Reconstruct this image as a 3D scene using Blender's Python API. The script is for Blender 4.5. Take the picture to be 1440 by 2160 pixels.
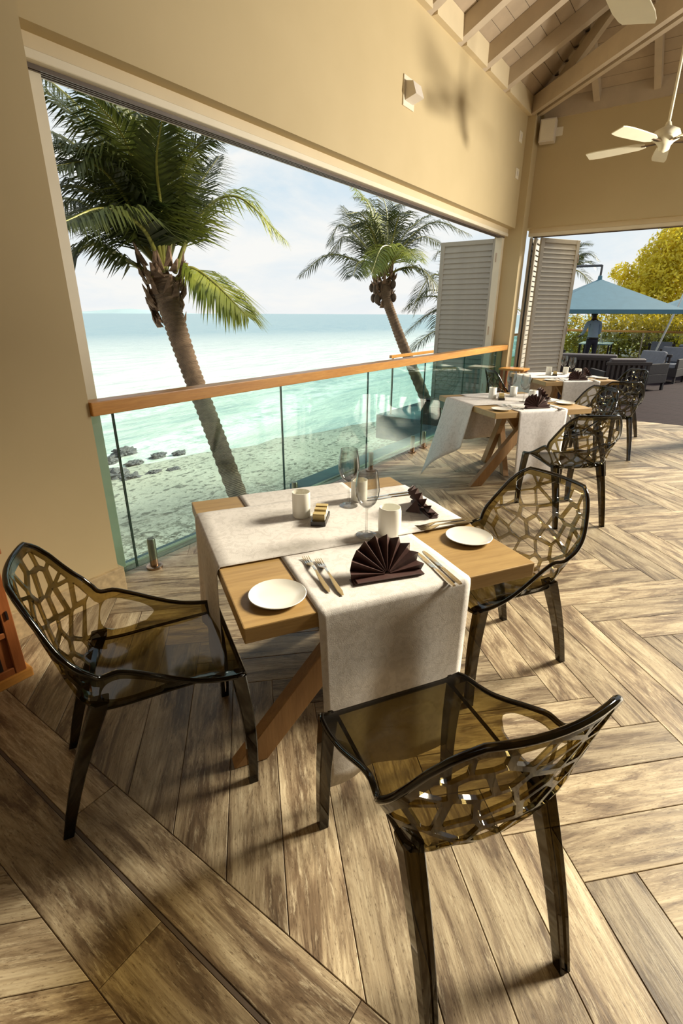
import bpy, bmesh, math, random
import numpy as np
from mathutils import Vector, Matrix, noise
from mathutils.geometry import delaunay_2d_cdt

S = bpy.context.scene
COL = S.collection
for o in list(bpy.data.objects):
    bpy.data.objects.remove(o)
R = math.radians

# ---------------------------------------------------------------- camera
F_PX, HEAD, PITCH, ROLL, CAM_H = 1055.3, R(34.977), R(21.595), R(.2342), 1.55
_f = Vector((math.cos(HEAD) * math.cos(PITCH), math.sin(HEAD) * math.cos(PITCH), -math.sin(PITCH)))
_r = Vector((math.sin(HEAD), -math.cos(HEAD), 0))
_u = _r.cross(_f)
_r2 = _r * math.cos(ROLL) + _u * math.sin(ROLL)
_u2 = _u * math.cos(ROLL) - _r * math.sin(ROLL)
CAM = Vector((0, 0, CAM_H))
cd = bpy.data.cameras.new('camera')
cd.sensor_fit = 'VERTICAL'
cd.sensor_height = 36
cd.lens = F_PX / 2160 * 36
cd.clip_end = 20000
cd.clip_start = .02
cam = bpy.data.objects.new('camera', cd)
COL.objects.link(cam)
cam.matrix_world = Matrix(((_r2.x, _u2.x, -_f.x, 0), (_r2.y, _u2.y, -_f.y, 0), (_r2.z, _u2.z, -_f.z, CAM_H), (0, 0, 0, 1)))
S.camera = cam


def ray(x, y):
    return _r2 * ((x - 720) / F_PX) - _u2 * ((y - 1080) / F_PX) + _f


def at(x, y, d):
    return CAM + ray(x, y) * d


def onz(x, y, z=0):
    d = ray(x, y)
    return CAM + d * ((z - CAM_H) / d.z)


def px(p):
    v = Vector(p) - CAM
    z = v.dot(_f)
    return (720 + F_PX * v.dot(_r2) / z, 1080 - F_PX * v.dot(_u2) / z) if z > .05 else (-9e3, -9e3)


# ---------------------------------------------------------------- world, sun, exposure
SKY_STRENGTH = .95
SUN_STRENGTH = 10.5
SUN_AZ, SUN_EL = R(-31), R(31)
S.view_settings.view_transform = 'Standard'
S.view_settings.look = 'None'
S.view_settings.exposure = 0
S.view_settings.gamma = 1
S.view_settings.use_curve_mapping = False
S.cycles.transparent_max_bounces = 40
S.cycles.max_bounces = 10
S.cycles.diffuse_bounces = 5
S.cycles.caustics_reflective = False
S.cycles.caustics_refractive = False

w = bpy.data.worlds.new('sky')
S.world = w
w.use_nodes = True
nt = w.node_tree
nt.nodes.clear()
N = nt.nodes.new
L = nt.links.new
tc = N('ShaderNodeTexCoord')
sep = N('ShaderNodeSeparateXYZ')
L(tc.outputs['Generated'], sep.inputs[0])
grad = N('ShaderNodeValToRGB')
cr = grad.color_ramp
cr.elements[0].position = 0
cr.elements[0].color = (.93, .96, .97, 1)
cr.elements[1].position = .75
cr.elements[1].color = (.36, .58, .80, 1)
e = cr.elements.new(.14)
e.color = (.80, .90, .96, 1)
e = cr.elements.new(.32)
e.color = (.56, .76, .90, 1)
L(sep.outputs[2], grad.inputs[0])
zz = N('ShaderNodeMath')
zz.operation = 'ADD'
zz.inputs[1].default_value = .22
L(sep.outputs[2], zz.inputs[0])
dv = N('ShaderNodeVectorMath')
dv.operation = 'DIVIDE'
cmb = N('ShaderNodeCombineXYZ')
for k in range(3):
    L(zz.outputs[0], cmb.inputs[k])
L(tc.outputs['Generated'], dv.inputs[0])
L(cmb.outputs[0], dv.inputs[1])
nz = N('ShaderNodeTexNoise')
nz.inputs['Scale'].default_value = 1.5
nz.inputs['Detail'].default_value = 7
nz.inputs['Roughness'].default_value = .58
nz.inputs['Distortion'].default_value = .3
L(dv.outputs[0], nz.inputs['Vector'])
cl = N('ShaderNodeValToRGB')
cl.color_ramp.elements[0].position = .36
cl.color_ramp.elements[1].position = .56
L(nz.outputs['Fac'], cl.inputs[0])
mx = N('ShaderNodeMix')
mx.data_type = 'RGBA'
L(cl.outputs[0], mx.inputs[0])
L(grad.outputs[0], mx.inputs[6])
mx.inputs[7].default_value = (1.0, 1.0, .97, 1)
bg = N('ShaderNodeBackground')
bg.inputs[1].default_value = SKY_STRENGTH
L(mx.outputs[2], bg.inputs[0])
out = N('ShaderNodeOutputWorld')
L(bg.outputs[0], out.inputs[0])

sl = bpy.data.lights.new('sun', 'SUN')
sl.energy = SUN_STRENGTH
sl.color = (1.0, .90, .70)
sl.angle = R(15)
sun = bpy.data.objects.new('sun', sl)
COL.objects.link(sun)
sd = Vector((math.cos(SUN_EL) * math.cos(SUN_AZ), math.cos(SUN_EL) * math.sin(SUN_AZ), math.sin(SUN_EL)))
sun.rotation_euler = sd.to_track_quat('Z', 'Y').to_euler()
sun.location = sd * 40

# lamp on the room side, right of the dining floor, washing the window wall
wl = bpy.data.lights.new('wall_washer', 'SPOT')
wl.energy = 1700
wl.color = (1.0, .93, .80)
wl.spot_size = R(76)
wl.spot_blend = 1.0
wl.shadow_soft_size = .22
wlo = bpy.data.objects.new('wall_washer', wl)
COL.objects.link(wlo)
wlo.location = (6.35, -2.5, 2.1)
wlo.rotation_euler = (Vector((6.35, -2.5, 2.1)) - Vector((4.9, 2.66, 2.55))).to_track_quat('Z', 'Y').to_euler()


# ---------------------------------------------------------------- helpers
class Nodes:
    def __init__(s, name):
        s.m = bpy.data.materials.new(name)
        s.m.use_nodes = True
        s.t = s.m.node_tree
        s.t.nodes.clear()
        s.out = s.n('ShaderNodeOutputMaterial')

    def n(s, typ, **kw):
        a = s.t.nodes.new(typ)
        for k, v in kw.items():
            if k in a.inputs.keys():
                a.inputs[k].default_value = v
            else:
                setattr(a, k, v)
        return a

    def l(s, a, b):
        s.t.links.new(a, b)

    def ramp(s, fac, stops, interp='LINEAR'):
        r = s.n('ShaderNodeValToRGB')
        r.color_ramp.interpolation = interp
        el = r.color_ramp.elements
        while len(el) < len(stops):
            el.new(.5)
        for q, (p, c) in zip(el, stops):
            q.position = p
            q.color = (*c, 1) if len(c) == 3 else c
        s.l(fac, r.inputs[0])
        return r.outputs[0]

    def mix(s, fac, a, b, blend='MIX'):
        m = s.n('ShaderNodeMix', data_type='RGBA', blend_type=blend)
        for i, v in ((0, fac), (6, a), (7, b)):
            if hasattr(v, 'links'):
                s.l(v, m.inputs[i])
            else:
                m.inputs[i].default_value = v if i == 0 else (*v, 1)
        return m.outputs[2]

    def noise(s, vec, scale, detail=4, rough=.55, dist=0):
        q = s.n('ShaderNodeTexNoise', Scale=scale, Detail=detail, Roughness=rough, Distortion=dist)
        if vec is not None:
            s.l(vec, q.inputs['Vector'])
        return q.outputs['Fac']

    def mapping(s, vec, scale=(1, 1, 1), rot=(0, 0, 0)):
        m = s.n('ShaderNodeMapping')
        m.inputs['Scale'].default_value = scale
        m.inputs['Rotation'].default_value = rot
        s.l(vec, m.inputs['Vector'])
        return m.outputs[0]

    def bsdf(s, color, rough=.5, bump=None, bstr=.2, bdist=.01, **kw):
        b = s.n('ShaderNodeBsdfPrincipled')
        if hasattr(color, 'links'):
            s.l(color, b.inputs['Base Color'])
        else:
            b.inputs['Base Color'].default_value = (*color, 1)
        if hasattr(rough, 'links'):
            s.l(rough, b.inputs['Roughness'])
        else:
            b.inputs['Roughness'].default_value = rough
        for k, v in kw.items():
            b.inputs[k.replace('_', ' ')].default_value = v
        if bump is not None:
            q = s.n('ShaderNodeBump', Strength=bstr, Distance=bdist)
            s.l(bump, q.inputs['Height'])
            s.l(q.outputs[0], b.inputs['Normal'])
        return b

    def done(s, sh):
        s.l(sh.outputs[0], s.out.inputs[0])
        return s.m

    def coord(s, which='Object'):
        return s.n('ShaderNodeTexCoord').outputs[which]


def plain(name, col, rough=.5, var=.12, scale=20, bstr=.1, **kw):
    m = Nodes(name)
    c = m.coord()
    f = m.noise(c, scale, 5)
    dark = tuple(v * (1 - var) for v in col)
    lite = tuple(min(1, v * (1 + var)) for v in col)
    return m.done(m.bsdf(m.ramp(f, [(.3, dark), (.7, lite)]), rough, f, bstr, .004, **kw))


def wood(name, a, b, rough=.45, axis=0, scale=1.0):
    m = Nodes(name)
    sc = [14 * scale] * 3
    sc[axis] = 1.1 * scale
    c = m.mapping(m.coord(), tuple(sc))
    f = m.noise(c, 2.2, 6, .62, .5)
    g = m.noise(c, 9, 4, .6, .2)
    col = m.mix(.35, m.ramp(f, [(.3, a), (.68, b)]), m.ramp(g, [(.3, tuple(v * .75 for v in a)), (.7, b)]))
    return m.done(m.bsdf(col, rough, g, .12, .003))


def clear(name, tint, edge, gloss=.9, ior=1.45, rough=.03):
    """thin clear plastic or glass: tinted see-through body, darker where the path is longer, glossy skin"""
    m = Nodes(name)
    lw = m.n('ShaderNodeLayerWeight', Blend=.35)
    col = m.mix(lw.outputs['Facing'], tint, edge)
    tr = m.n('ShaderNodeBsdfTransparent')
    m.l(col, tr.inputs[0])
    gl = m.n('ShaderNodeBsdfGlossy', Roughness=rough)
    gl.inputs['Color'].default_value = (gloss, gloss, gloss, 1)
    fr = m.n('ShaderNodeFresnel')
    geo = m.n('ShaderNodeNewGeometry')
    io = m.n('ShaderNodeMapRange')          # same reflectance on both sides of the skin
    io.inputs['To Min'].default_value = ior
    io.inputs['To Max'].default_value = 1 / ior
    m.l(geo.outputs['Backfacing'], io.inputs['Value'])
    m.l(io.outputs[0], fr.inputs['IOR'])
    ms = m.n('ShaderNodeMixShader')
    m.l(fr.outputs[0], ms.inputs[0])
    m.l(tr.outputs[0], ms.inputs[1])
    m.l(gl.outputs[0], ms.inputs[2])
    return m.done(ms)


def leafmat(name, a, b, trans=.35, scale=3):
    m = Nodes(name)
    f = m.noise(m.coord(), scale, 3)
    col = m.ramp(f, [(.3, a), (.7, b)])
    d = m.bsdf(col, .45)
    t = m.n('ShaderNodeBsdfTranslucent')
    m.l(col, t.inputs[0])
    ms = m.n('ShaderNodeMixShader')
    ms.inputs[0].default_value = trans
    m.l(d.outputs[0], ms.inputs[1])
    m.l(t.outputs[0], ms.inputs[2])
    return m.done(ms)


class G:
    """collects geometry for one mesh object"""

    def __init__(s):
        s.v, s.f = [], []

    def add(s, vs, fs):
        n = len(s.v)
        s.v += [tuple(p) for p in vs]
        s.f += [tuple(i + n for i in q) for q in fs]
        return s

    def box(s, x0, x1, y0, y1, z0, z1):
        vs = [(x, y, z) for z in (z0, z1) for y in (y0, y1) for x in (x0, x1)]
        return s.add(vs, [(0, 2, 3, 1), (4, 5, 7, 6), (0, 1, 5, 4), (2, 6, 7, 3), (0, 4, 6, 2), (1, 3, 7, 5)])

    def beam(s, a, b, w, h, up=(0, 0, 1), ends=None):
        """square bar from a to b; w sideways, h along up"""
        a, b = Vector(a), Vector(b)
        d = (b - a).normalized()
        sd_ = d.cross(Vector(up)).normalized()
        u = sd_.cross(d)
        vs = []
        for p in (a, b):
            for i, j in ((-1, -1), (1, -1), (1, 1), (-1, 1)):
                vs.append(p + sd_ * (i * w / 2) + u * (j * h / 2))
        return s.add(vs, [(3, 2, 1, 0), (4, 5, 6, 7), (0, 1, 5, 4), (1, 2, 6, 5), (2, 3, 7, 6), (3, 0, 4, 7)])

    def prism(s, poly, z0, z1):
        n = len(poly)
        vs = [(x, y, z0) for x, y in poly] + [(x, y, z1) for x, y in poly]
        fs = [tuple(range(n - 1, -1, -1)), tuple(range(n, 2 * n))]
        fs += [(i, (i + 1) % n, n + (i + 1) % n, n + i) for i in range(n)]
        return s.add(vs, fs)

    def tube(s, path, rad, n=8, cap=True, sec=None):
        path = [Vector(p) for p in path]
        if not hasattr(rad, '__len__'):
            rad = [rad] * len(path)
        vs, fs = [], []
        u = None
        for i, p in enumerate(path):
            d = (path[min(i + 1, len(path) - 1)] - path[max(i - 1, 0)]).normalized()
            if u is None:
                u = d.orthogonal().normalized()
            u = (u - d * u.dot(d)).normalized()
            k = d.cross(u)
            for j in range(n):
                a = 2 * math.pi * j / n
                vs.append(p + (u * math.cos(a) + k * math.sin(a)) * rad[i])
        for i in range(len(path) - 1):
            for j in range(n):
                fs.append((i * n + j, i * n + (j + 1) % n, (i + 1) * n + (j + 1) % n, (i + 1) * n + j))
        if cap:
            fs += [tuple(range(n - 1, -1, -1)), tuple(range(len(path) * n - n, len(path) * n))]
        return s.add(vs, fs)

    def lathe(s, prof, n=24, c=(0, 0, 0)):
        vs, fs = [], []
        for r_, z in prof:
            for j in range(n):
                a = 2 * math.pi * j / n
                vs.append((c[0] + r_ * math.cos(a), c[1] + r_ * math.sin(a), c[2] + z))
        for i in range(len(prof) - 1):
            for j in range(n):
                fs.append((i * n + j, i * n + (j + 1) % n, (i + 1) * n + (j + 1) % n, (i + 1) * n + j))
        return s.add(vs, fs)

    def build(s, name, mat, parent=None, smooth=None, bevel=0, uv=None):
        me = bpy.data.meshes.new(name)
        me.from_pydata(s.v, [], s.f)
        if bevel:
            bm = bmesh.new()
            bm.from_mesh(me)
            bmesh.ops.recalc_face_normals(bm, faces=bm.faces)
            bmesh.ops.bevel(bm, geom=list(bm.edges), offset=bevel, segments=1 if bevel < .004 else 2, affect='EDGES', profile=.6)
            bm.to_mesh(me)
            bm.free()
        me.validate()
        me.update()
        if smooth:
            me.polygons.foreach_set('use_smooth', [True] * len(me.polygons))
            me.set_sharp_from_angle(angle=R(smooth))
        return link(name, me, mat, parent)


def link(name, me, mat, parent=None):
    o = bpy.data.objects.new(name, me)
    COL.objects.link(o)
    if mat:
        me.materials.clear()
        me.materials.append(mat)
    if parent:
        o.parent = parent
    return o


def tag(o, label, cat, group=None):
    o['label'] = label
    o['category'] = cat
    if group:
        o['group'] = group
    elif 'group' in o:
        del o['group']
    return o


def struct(o, label=None, cat=None):
    o['kind'] = 'structure'
    if label:
        o['label'] = label
    if cat:
        o['category'] = cat
    return o


def thing(name, label, cat, loc=(0, 0, 0), rz=0, group=None):
    o = bpy.data.objects.new(name, None)
    o.empty_display_size = .1
    COL.objects.link(o)
    o.location = loc
    o.rotation_euler = (0, 0, rz)
    return tag(o, label, cat, group)


def dup(root, loc, rz, label, group=None):
    r_ = root.copy()
    COL.objects.link(r_)
    r_.location = loc
    r_.rotation_euler = (0, 0, rz)
    r_['label'] = label
    if group:
        r_['group'] = group
    for ch in list(root.children):
        c = ch.copy()
        COL.objects.link(c)
        c.parent = r_
        for g in list(ch.children):
            d = g.copy()
            COL.objects.link(d)
            d.parent = c
    return r_


def lerp(t, tab):
    return float(np.interp(t, [a for a, b in tab], [b for a, b in tab]))


def catmull(pts, n=8):
    pts = [Vector(p) for p in pts]
    P = [pts[0] * 2 - pts[1]] + pts + [pts[-1] * 2 - pts[-2]]
    res = []
    for i in range(1, len(P) - 2):
        for k in range(n):
            t = k / n
            a, b, c, d = P[i - 1], P[i], P[i + 1], P[i + 2]
            res.append(.5 * ((2 * b) + (c - a) * t + (2 * a - 5 * b + 4 * c - d) * t * t + (3 * b - a - 3 * c + d) * t ** 3))
    res.append(pts[-1])
    return res


def clip(poly, a, b, c):
    """keep a*x+b*y<=c of a convex polygon"""
    res = []
    for i, p in enumerate(poly):
        q = poly[(i + 1) % len(poly)]
        dp, dq = a * p[0] + b * p[1] - c, a * q[0] + b * q[1] - c
        if dp <= 0:
            res.append(p)
        if dp * dq < 0:
            t = dp / (dp - dq)
            res.append((p[0] + (q[0] - p[0]) * t, p[1] + (q[1] - p[1]) * t))
    return res


def area(p):
    return abs(sum(p[i][0] * p[(i + 1) % len(p)][1] - p[(i + 1) % len(p)][0] * p[i][1] for i in range(len(p)))) / 2


# ---------------------------------------------------------------- materials
def paint_mat():
    m = Nodes('cream_paint')
    f = m.noise(m.coord(), 1.3, 5)
    g = m.noise(m.coord(), 60, 3)
    return m.done(m.bsdf(m.ramp(f, [(.3, (.505, .40, .222)), (.7, (.545, .435, .248))]), .7, g, .05, .002))


PAINT = paint_mat()
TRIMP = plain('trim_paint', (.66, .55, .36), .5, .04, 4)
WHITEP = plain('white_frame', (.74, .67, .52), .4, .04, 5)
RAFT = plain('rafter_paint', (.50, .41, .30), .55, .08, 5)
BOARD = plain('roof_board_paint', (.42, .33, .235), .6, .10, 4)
DARKTRK = plain('track_metal', (.10, .075, .06), .4, .1)
SHUT = plain('shutter_grey', (.36, .33, .28), .45, .06, 6)
METAL = plain('brushed_steel', (.55, .50, .45), .28, .08, 30, .05, Metallic=1.0)
STEEL = plain('cutlery_steel', (.80, .74, .62), .16, .03, 30, .02, Metallic=1.0)
BRONZE = plain('bronze_metal', (.36, .25, .17), .28, .1, 30, .05, Metallic=1.0)
TABLEW = wood('oak_table', (.30, .18, .066), (.43, .28, .108), .42)
LEGW = wood('oak_leg', (.28, .15, .06), (.42, .24, .10), .5, axis=2)
RAILW = wood('teak_rail', (.48, .20, .04), (.68, .34, .08), .32)
CABW = wood('cabinet_wood', (.24, .07, .02), (.36, .12, .035), .35, axis=2)
PORC = plain('porcelain', (.72, .70, .64), .12, .02, 8, .01)
NAPK = plain('napkin_brown', (.055, .022, .018), .55, .15, 40, .2)
FROST = plain('frosted_white', (.88, .87, .80), .35, .02, 8, .02)
WAX = plain('wax', (.80, .72, .52), .5, .03, 8)
BLACK = plain('black_plastic', (.02, .014, .012), .3, .1)
KRAFT = plain('kraft_paper', (.50, .38, .16), .6, .1, 30)
FANM = plain('fan_enamel', (.80, .74, .56), .3, .04, 6)
PLASTIC = plain('grey_plastic', (.66, .60, .52), .45, .04, 8)
SMOKE = clear('smoked_polycarbonate', (.66, .59, .385), (.075, .06, .032), .6, 1.5, .07)
SMOKED = clear('smoked_polycarbonate_thick', (.23, .19, .115), (.03, .025, .016), .9, 1.5, .06)
GLASS = clear('balustrade_glass', (.86, .95, .935), (.35, .65, .64), .9, 1.45, .01)
GEDGE = plain('glass_edge', (.05, .12, .11), .2, .1)
CRYST = clear('wine_glass', (.97, .97, .96), (.30, .30, .30), 1.0, 1.5, .02)


def cloth_mat():
    m = Nodes('white_linen')
    c = m.coord()
    d = m.noise(c, 26, 3, .5, 1.5)
    f = m.noise(c, 420, 2)
    k = m.noise(c, 7, 4)
    col = m.ramp(d, [(.42, (.60, .565, .535)), (.52, (.68, .645, .615))])
    h = m.mix(.5, m.mix(.35, f, d), k)
    return m.done(m.bsdf(col, .75, h, .35, .006))


CLOTH = cloth_mat()


def floor_mat():
    m = Nodes('timber_look_tile')
    uv = m.coord('UV')
    rnd = m.n('ShaderNodeObjectInfo').outputs['Random']
    add = m.n('ShaderNodeVectorMath', operation='ADD')
    cm = m.n('ShaderNodeCombineXYZ')
    mu = m.n('ShaderNodeMath', operation='MULTIPLY')
    mu.inputs[1].default_value = 37.0
    m.l(rnd, mu.inputs[0])
    m.l(mu.outputs[0], cm.inputs[2])
    m.l(uv, add.inputs[0])
    m.l(cm.outputs[0], add.inputs[1])
    v = add.outputs[0]
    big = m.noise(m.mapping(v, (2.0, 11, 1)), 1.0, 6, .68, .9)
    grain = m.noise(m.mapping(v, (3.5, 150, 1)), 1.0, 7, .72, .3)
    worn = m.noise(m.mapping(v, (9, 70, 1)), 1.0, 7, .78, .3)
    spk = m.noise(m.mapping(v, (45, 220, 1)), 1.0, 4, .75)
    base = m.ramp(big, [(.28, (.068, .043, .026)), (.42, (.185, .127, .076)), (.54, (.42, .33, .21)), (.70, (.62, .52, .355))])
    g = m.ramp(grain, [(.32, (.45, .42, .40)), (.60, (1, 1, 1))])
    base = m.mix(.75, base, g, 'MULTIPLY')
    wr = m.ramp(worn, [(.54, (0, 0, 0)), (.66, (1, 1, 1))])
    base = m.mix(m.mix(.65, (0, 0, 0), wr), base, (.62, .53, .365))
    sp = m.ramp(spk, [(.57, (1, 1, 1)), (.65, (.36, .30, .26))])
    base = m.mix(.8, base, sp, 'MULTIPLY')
    tone = m.n('ShaderNodeHueSaturation')
    mr = m.n('ShaderNodeMapRange')
    mr.inputs['To Min'].default_value = .68
    mr.inputs['To Max'].default_value = 1.22
    m.l(rnd, mr.inputs['Value'])
    m.l(mr.outputs[0], tone.inputs['Value'])
    m.l(base, tone.inputs['Color'])
    h = m.mix(.5, grain, worn)
    return m.done(m.bsdf(tone.outputs[0], .42, h, .3, .003))


TILE = floor_mat()
GROUT = plain('grout', (.20, .14, .09), .9, .15, 30)
STONE = plain('stone_skirting', (.46, .35, .20), .7, .25, 25, .3)


def deck_mat():
    m = Nodes('dark_shaded_deck')  # dark timber, darkened further to stand for shade over the terrace
    f = m.noise(m.mapping(m.coord(), (14, .6, 4)), 1.5, 5, .6)
    return m.done(m.bsdf(m.ramp(f, [(.3, (.012, .0065, .009)), (.7, (.026, .014, .018))]), .85, f, .2, .004, Specular_IOR_Level=.1))


DECK = deck_mat()
RATTAN = plain('dark_rattan', (.022, .016, .018), .55, .3, 60, .5)
CUSH = plain('grey_cushion', (.17, .18, .215), .8, .1, 25)
CUSHD = plain('dark_cushion', (.07, .06, .07), .8, .1, 25)
CANVAS = plain('blue_canvas', (.06, .155, .22), .7, .06, 6)
POLE = plain('dark_pole', (.05, .05, .06), .4, .1)
POLEW = plain('pale_pole', (.65, .66, .66), .4, .05)
SKIN = plain('skin', (.09, .045, .03), .5, .05)
HAIR = plain('hair', (.012, .010, .010), .6, .1)
SHIRT = plain('pale_blue_shirt', (.42, .55, .72), .8, .05, 12)
TROUS = plain('dark_trousers', (.03, .028, .05), .8, .1, 12)
FROND = leafmat('palm_leaf_shaded', (.022, .036, .008), (.075, .085, .014), .25, 2.5)  # leaf green darkened to stand for backlit shade in the crown
FRONDY = leafmat('palm_leaf_yellow', (.12, .17, .02), (.32, .34, .05), .4, 2)
RACH = plain('palm_rib', (.26, .25, .05), .45, .2, 6)
FOLI = leafmat('tree_leaf', (.45, .38, .015), (.90, .74, .06), .5, 1.2)
FOLI2 = leafmat('shrub_leaf', (.16, .15, .012), (.55, .44, .04), .45, 1.2)
BARK = plain('tree_bark', (.10, .07, .05), .8, .3, 12, .4)
ROCK = plain('beach_rock', (.12, .11, .12), .8, .4, 4, .5)
CONC = plain('concrete', (.17, .21, .23), .8, .12, 4, .2)


def trunk_mat():
    m = Nodes('palm_trunk')
    c = m.coord('UV')
    wv = m.n('ShaderNodeTexWave', wave_type='BANDS', bands_direction='Y', Scale=5.0, Distortion=3.0, Detail=3.0)
    m.l(c, wv.inputs['Vector'])
    f = m.noise(m.coord(), 9, 5, .65)
    col = m.mix(.55, m.ramp(wv.outputs['Fac'], [(.2, (.09, .05, .032)), (.6, (.32, .20, .12)), (.9, (.50, .37, .24))]),
                m.ramp(f, [(.3, (.09, .05, .03)), (.7, (.42, .27, .16))]))
    return m.done(m.bsdf(col, .85, m.mix(.5, wv.outputs['Fac'], f), .7, .04))


TRUNK = trunk_mat()


def sand_mat():
    m = Nodes('beach_sand')
    c = m.coord()
    f = m.noise(c, .35, 5)
    foot = m.noise(m.mapping(c, (1.0, 1.6, 1)), 4.2, 4, .6, .5)
    deb = m.noise(c, 7, 6, .75)
    col = m.ramp(f, [(.35, (.42, .39, .32)), (.65, (.52, .48, .40))])
    col = m.mix(m.ramp(foot, [(.54, (0, 0, 0)), (.62, (.9, .9, .9))]), col, (.12, .11, .09))
    # drift of dry weed and pebbles at the foot of the building
    s2 = m.n('ShaderNodeSeparateXYZ')
    m.l(c, s2.inputs[0])
    near = m.n('ShaderNodeMapRange')
    near.inputs['From Min'].default_value = 10.5
    near.inputs['From Max'].default_value = 8.5
    m.l(s2.outputs[1], near.inputs['Value'])
    weed = m.ramp(deb, [(.46, (0, 0, 0)), (.56, (.8, .8, .8))])
    col = m.mix(m.mix(1, weed, near.outputs[0], 'MULTIPLY'), col, (.085, .07, .045))
    return m.done(m.bsdf(col, .9, m.mix(.5, foot, deb), .8, .06))


def sea_mat():
    m = Nodes('sea_water')
    g = m.n('ShaderNodeNewGeometry')
    c = g.outputs['Position']
    s2 = m.n('ShaderNodeSeparateXYZ')
    m.l(c, s2.inputs[0])
    # distance out from the shore line  y + .27 x = 15.6
    d0 = m.n('ShaderNodeMath', operation='MULTIPLY_ADD')
    m.l(s2.outputs[0], d0.inputs[0])
    d0.inputs[1].default_value = .27
    m.l(s2.outputs[1], d0.inputs[2])
    wob = m.noise(c, .16, 4)
    d1 = m.n('ShaderNodeMath', operation='MULTIPLY_ADD')
    m.l(wob, d1.inputs[0])
    d1.inputs[1].default_value = 8
    m.l(d0.outputs[0], d1.inputs[2])
    dist = m.n('ShaderNodeMapRange')
    dist.inputs['From Min'].default_value = 16
    dist.inputs['From Max'].default_value = 130
    m.l(d1.outputs[0], dist.inputs['Value'])
    col = m.ramp(dist.outputs[0], [(0, (.70, .71, .62)), (.08, (.68, .71, .63)), (.25, (.55, .61, .58)), (1, (.12, .24, .30))])
    rip = m.noise(m.mapping(c, (.35, 1.6, 1), (0, 0, -.26)), .55, 7, .72)
    col = m.mix(m.ramp(rip, [(.44, (0, 0, 0)), (.62, (.7, .7, .7))]), col, (.26, .36, .37))
    band = m.n('ShaderNodeTexWave', wave_type='BANDS', bands_direction='Y', Scale=.045, Distortion=7.0, Detail=4.0)
    band.inputs['Detail Scale'].default_value = .6
    m.l(m.mapping(c, (1, 1, 1), (0, 0, -.26)), band.inputs['Vector'])
    foam_n = m.noise(c, 1.6, 6, .7)
    foam = m.mix(1, m.ramp(band.outputs['Fac'], [(.45, (0, 0, 0)), (.75, (1, 1, 1))]), m.ramp(foam_n, [(.42, (0, 0, 0)), (.58, (1, 1, 1))]), 'MULTIPLY')
    surf_ = m.ramp(dist.outputs[0], [(0, (1, 1, 1)), (.10, (.8, .8, .8)), (.22, (0, 0, 0))])
    foam = m.mix(1, foam, surf_, 'MULTIPLY')
    col = m.mix(foam, col, (.9, .9, .86))
    w1 = m.noise(m.mapping(c, (.5, 1.3, 1), (0, 0, -.26)), 1.3, 5, .62)
    w2 = m.noise(m.mapping(c, (.12, .4, 1), (0, 0, -.26)), 1.0, 4, .6)
    return m.done(m.bsdf(col, .28, m.mix(.5, w1, w2), .8, .35, IOR=1.33))


SAND = sand_mat()
SEA = sea_mat()
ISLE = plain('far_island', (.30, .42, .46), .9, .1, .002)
PAVE = plain('pale_paving', (.52, .46, .36), .8, .1, 2)

# ---------------------------------------------------------------- setting: floor of herringbone planks
FL_Y1, FL_Y0, FL_X1, FL_X0 = 2.87, -5.0, 9.11, -3.0
floor = struct(G().box(FL_X0, FL_X1, FL_Y0, FL_Y1, -.35, -.004).build('floor', GROUT))
W, NL = .1725, 6
A0, B0 = 1.0, -.011
q2 = math.sqrt(.5)
JX = .432


def ab(a, b):
    return ((a - b) * q2, (a + b) * q2)


planks = []          # (polygon world, along dir, origin)
seen = set()
for xi in range(-40, 60):
    for yi in range(-60, 40):
        d = (xi - yi + 1) % (2 * NL)
        if d < NL:
            key = ('A', xi - d, yi)
            if key in seen:
                continue
            a0, a1, b0, b1 = A0 + (xi - d) * W, A0 + (xi - d + NL) * W, B0 + yi * W, B0 + (yi + 1) * W
            ang = R(45)
        else:
            y0 = yi - (2 * NL - 1 - d)
            key = ('B', xi, y0)
            if key in seen:
                continue
            a0, a1, b0, b1 = A0 + xi * W, A0 + (xi + 1) * W, B0 + y0 * W, B0 + (y0 + NL) * W
            ang = R(135)
        seen.add(key)
        rect = [ab(a0, b0), ab(a1, b0), ab(a1, b1), ab(a0, b1)]
        for lo, hi in ((JX + .168, FL_X1), (FL_X0, JX - .19)):
            p = clip(clip(clip(clip(rect, -1, 0, -lo), 1, 0, hi), 0, 1, FL_Y1 - .10), 0, -1, -FL_Y0)
            if len(p) > 2 and area(p) > .0006:
                planks.append((p, ang, rect[0]))
# border courses along the expansion joint
for lo, hi, off in ((JX + .006, JX + .168, .18), (JX - .19, JX - .006, .72)):
    y = FL_Y0 + off - 1.035
    while y < FL_Y1:
        p = [(lo, max(y, FL_Y0)), (hi, max(y, FL_Y0)), (hi, min(y + 1.035, FL_Y1 - .10)), (lo, min(y + 1.035, FL_Y1 - .10))]
        if area(p) > .001 and p[2][1] > p[0][1]:
            planks.append((p, R(90), (lo, y)))
        y += 1.035
# edge course under the glass
x = JX
while x < FL_X1:
    planks.append(([(x, FL_Y1 - .10), (min(x + 1.035, FL_X1), FL_Y1 - .10), (min(x + 1.035, FL_X1), FL_Y1 - .03), (x, FL_Y1 - .03)], 0, (x, FL_Y1 - .1)))
    x += 1.035


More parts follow.
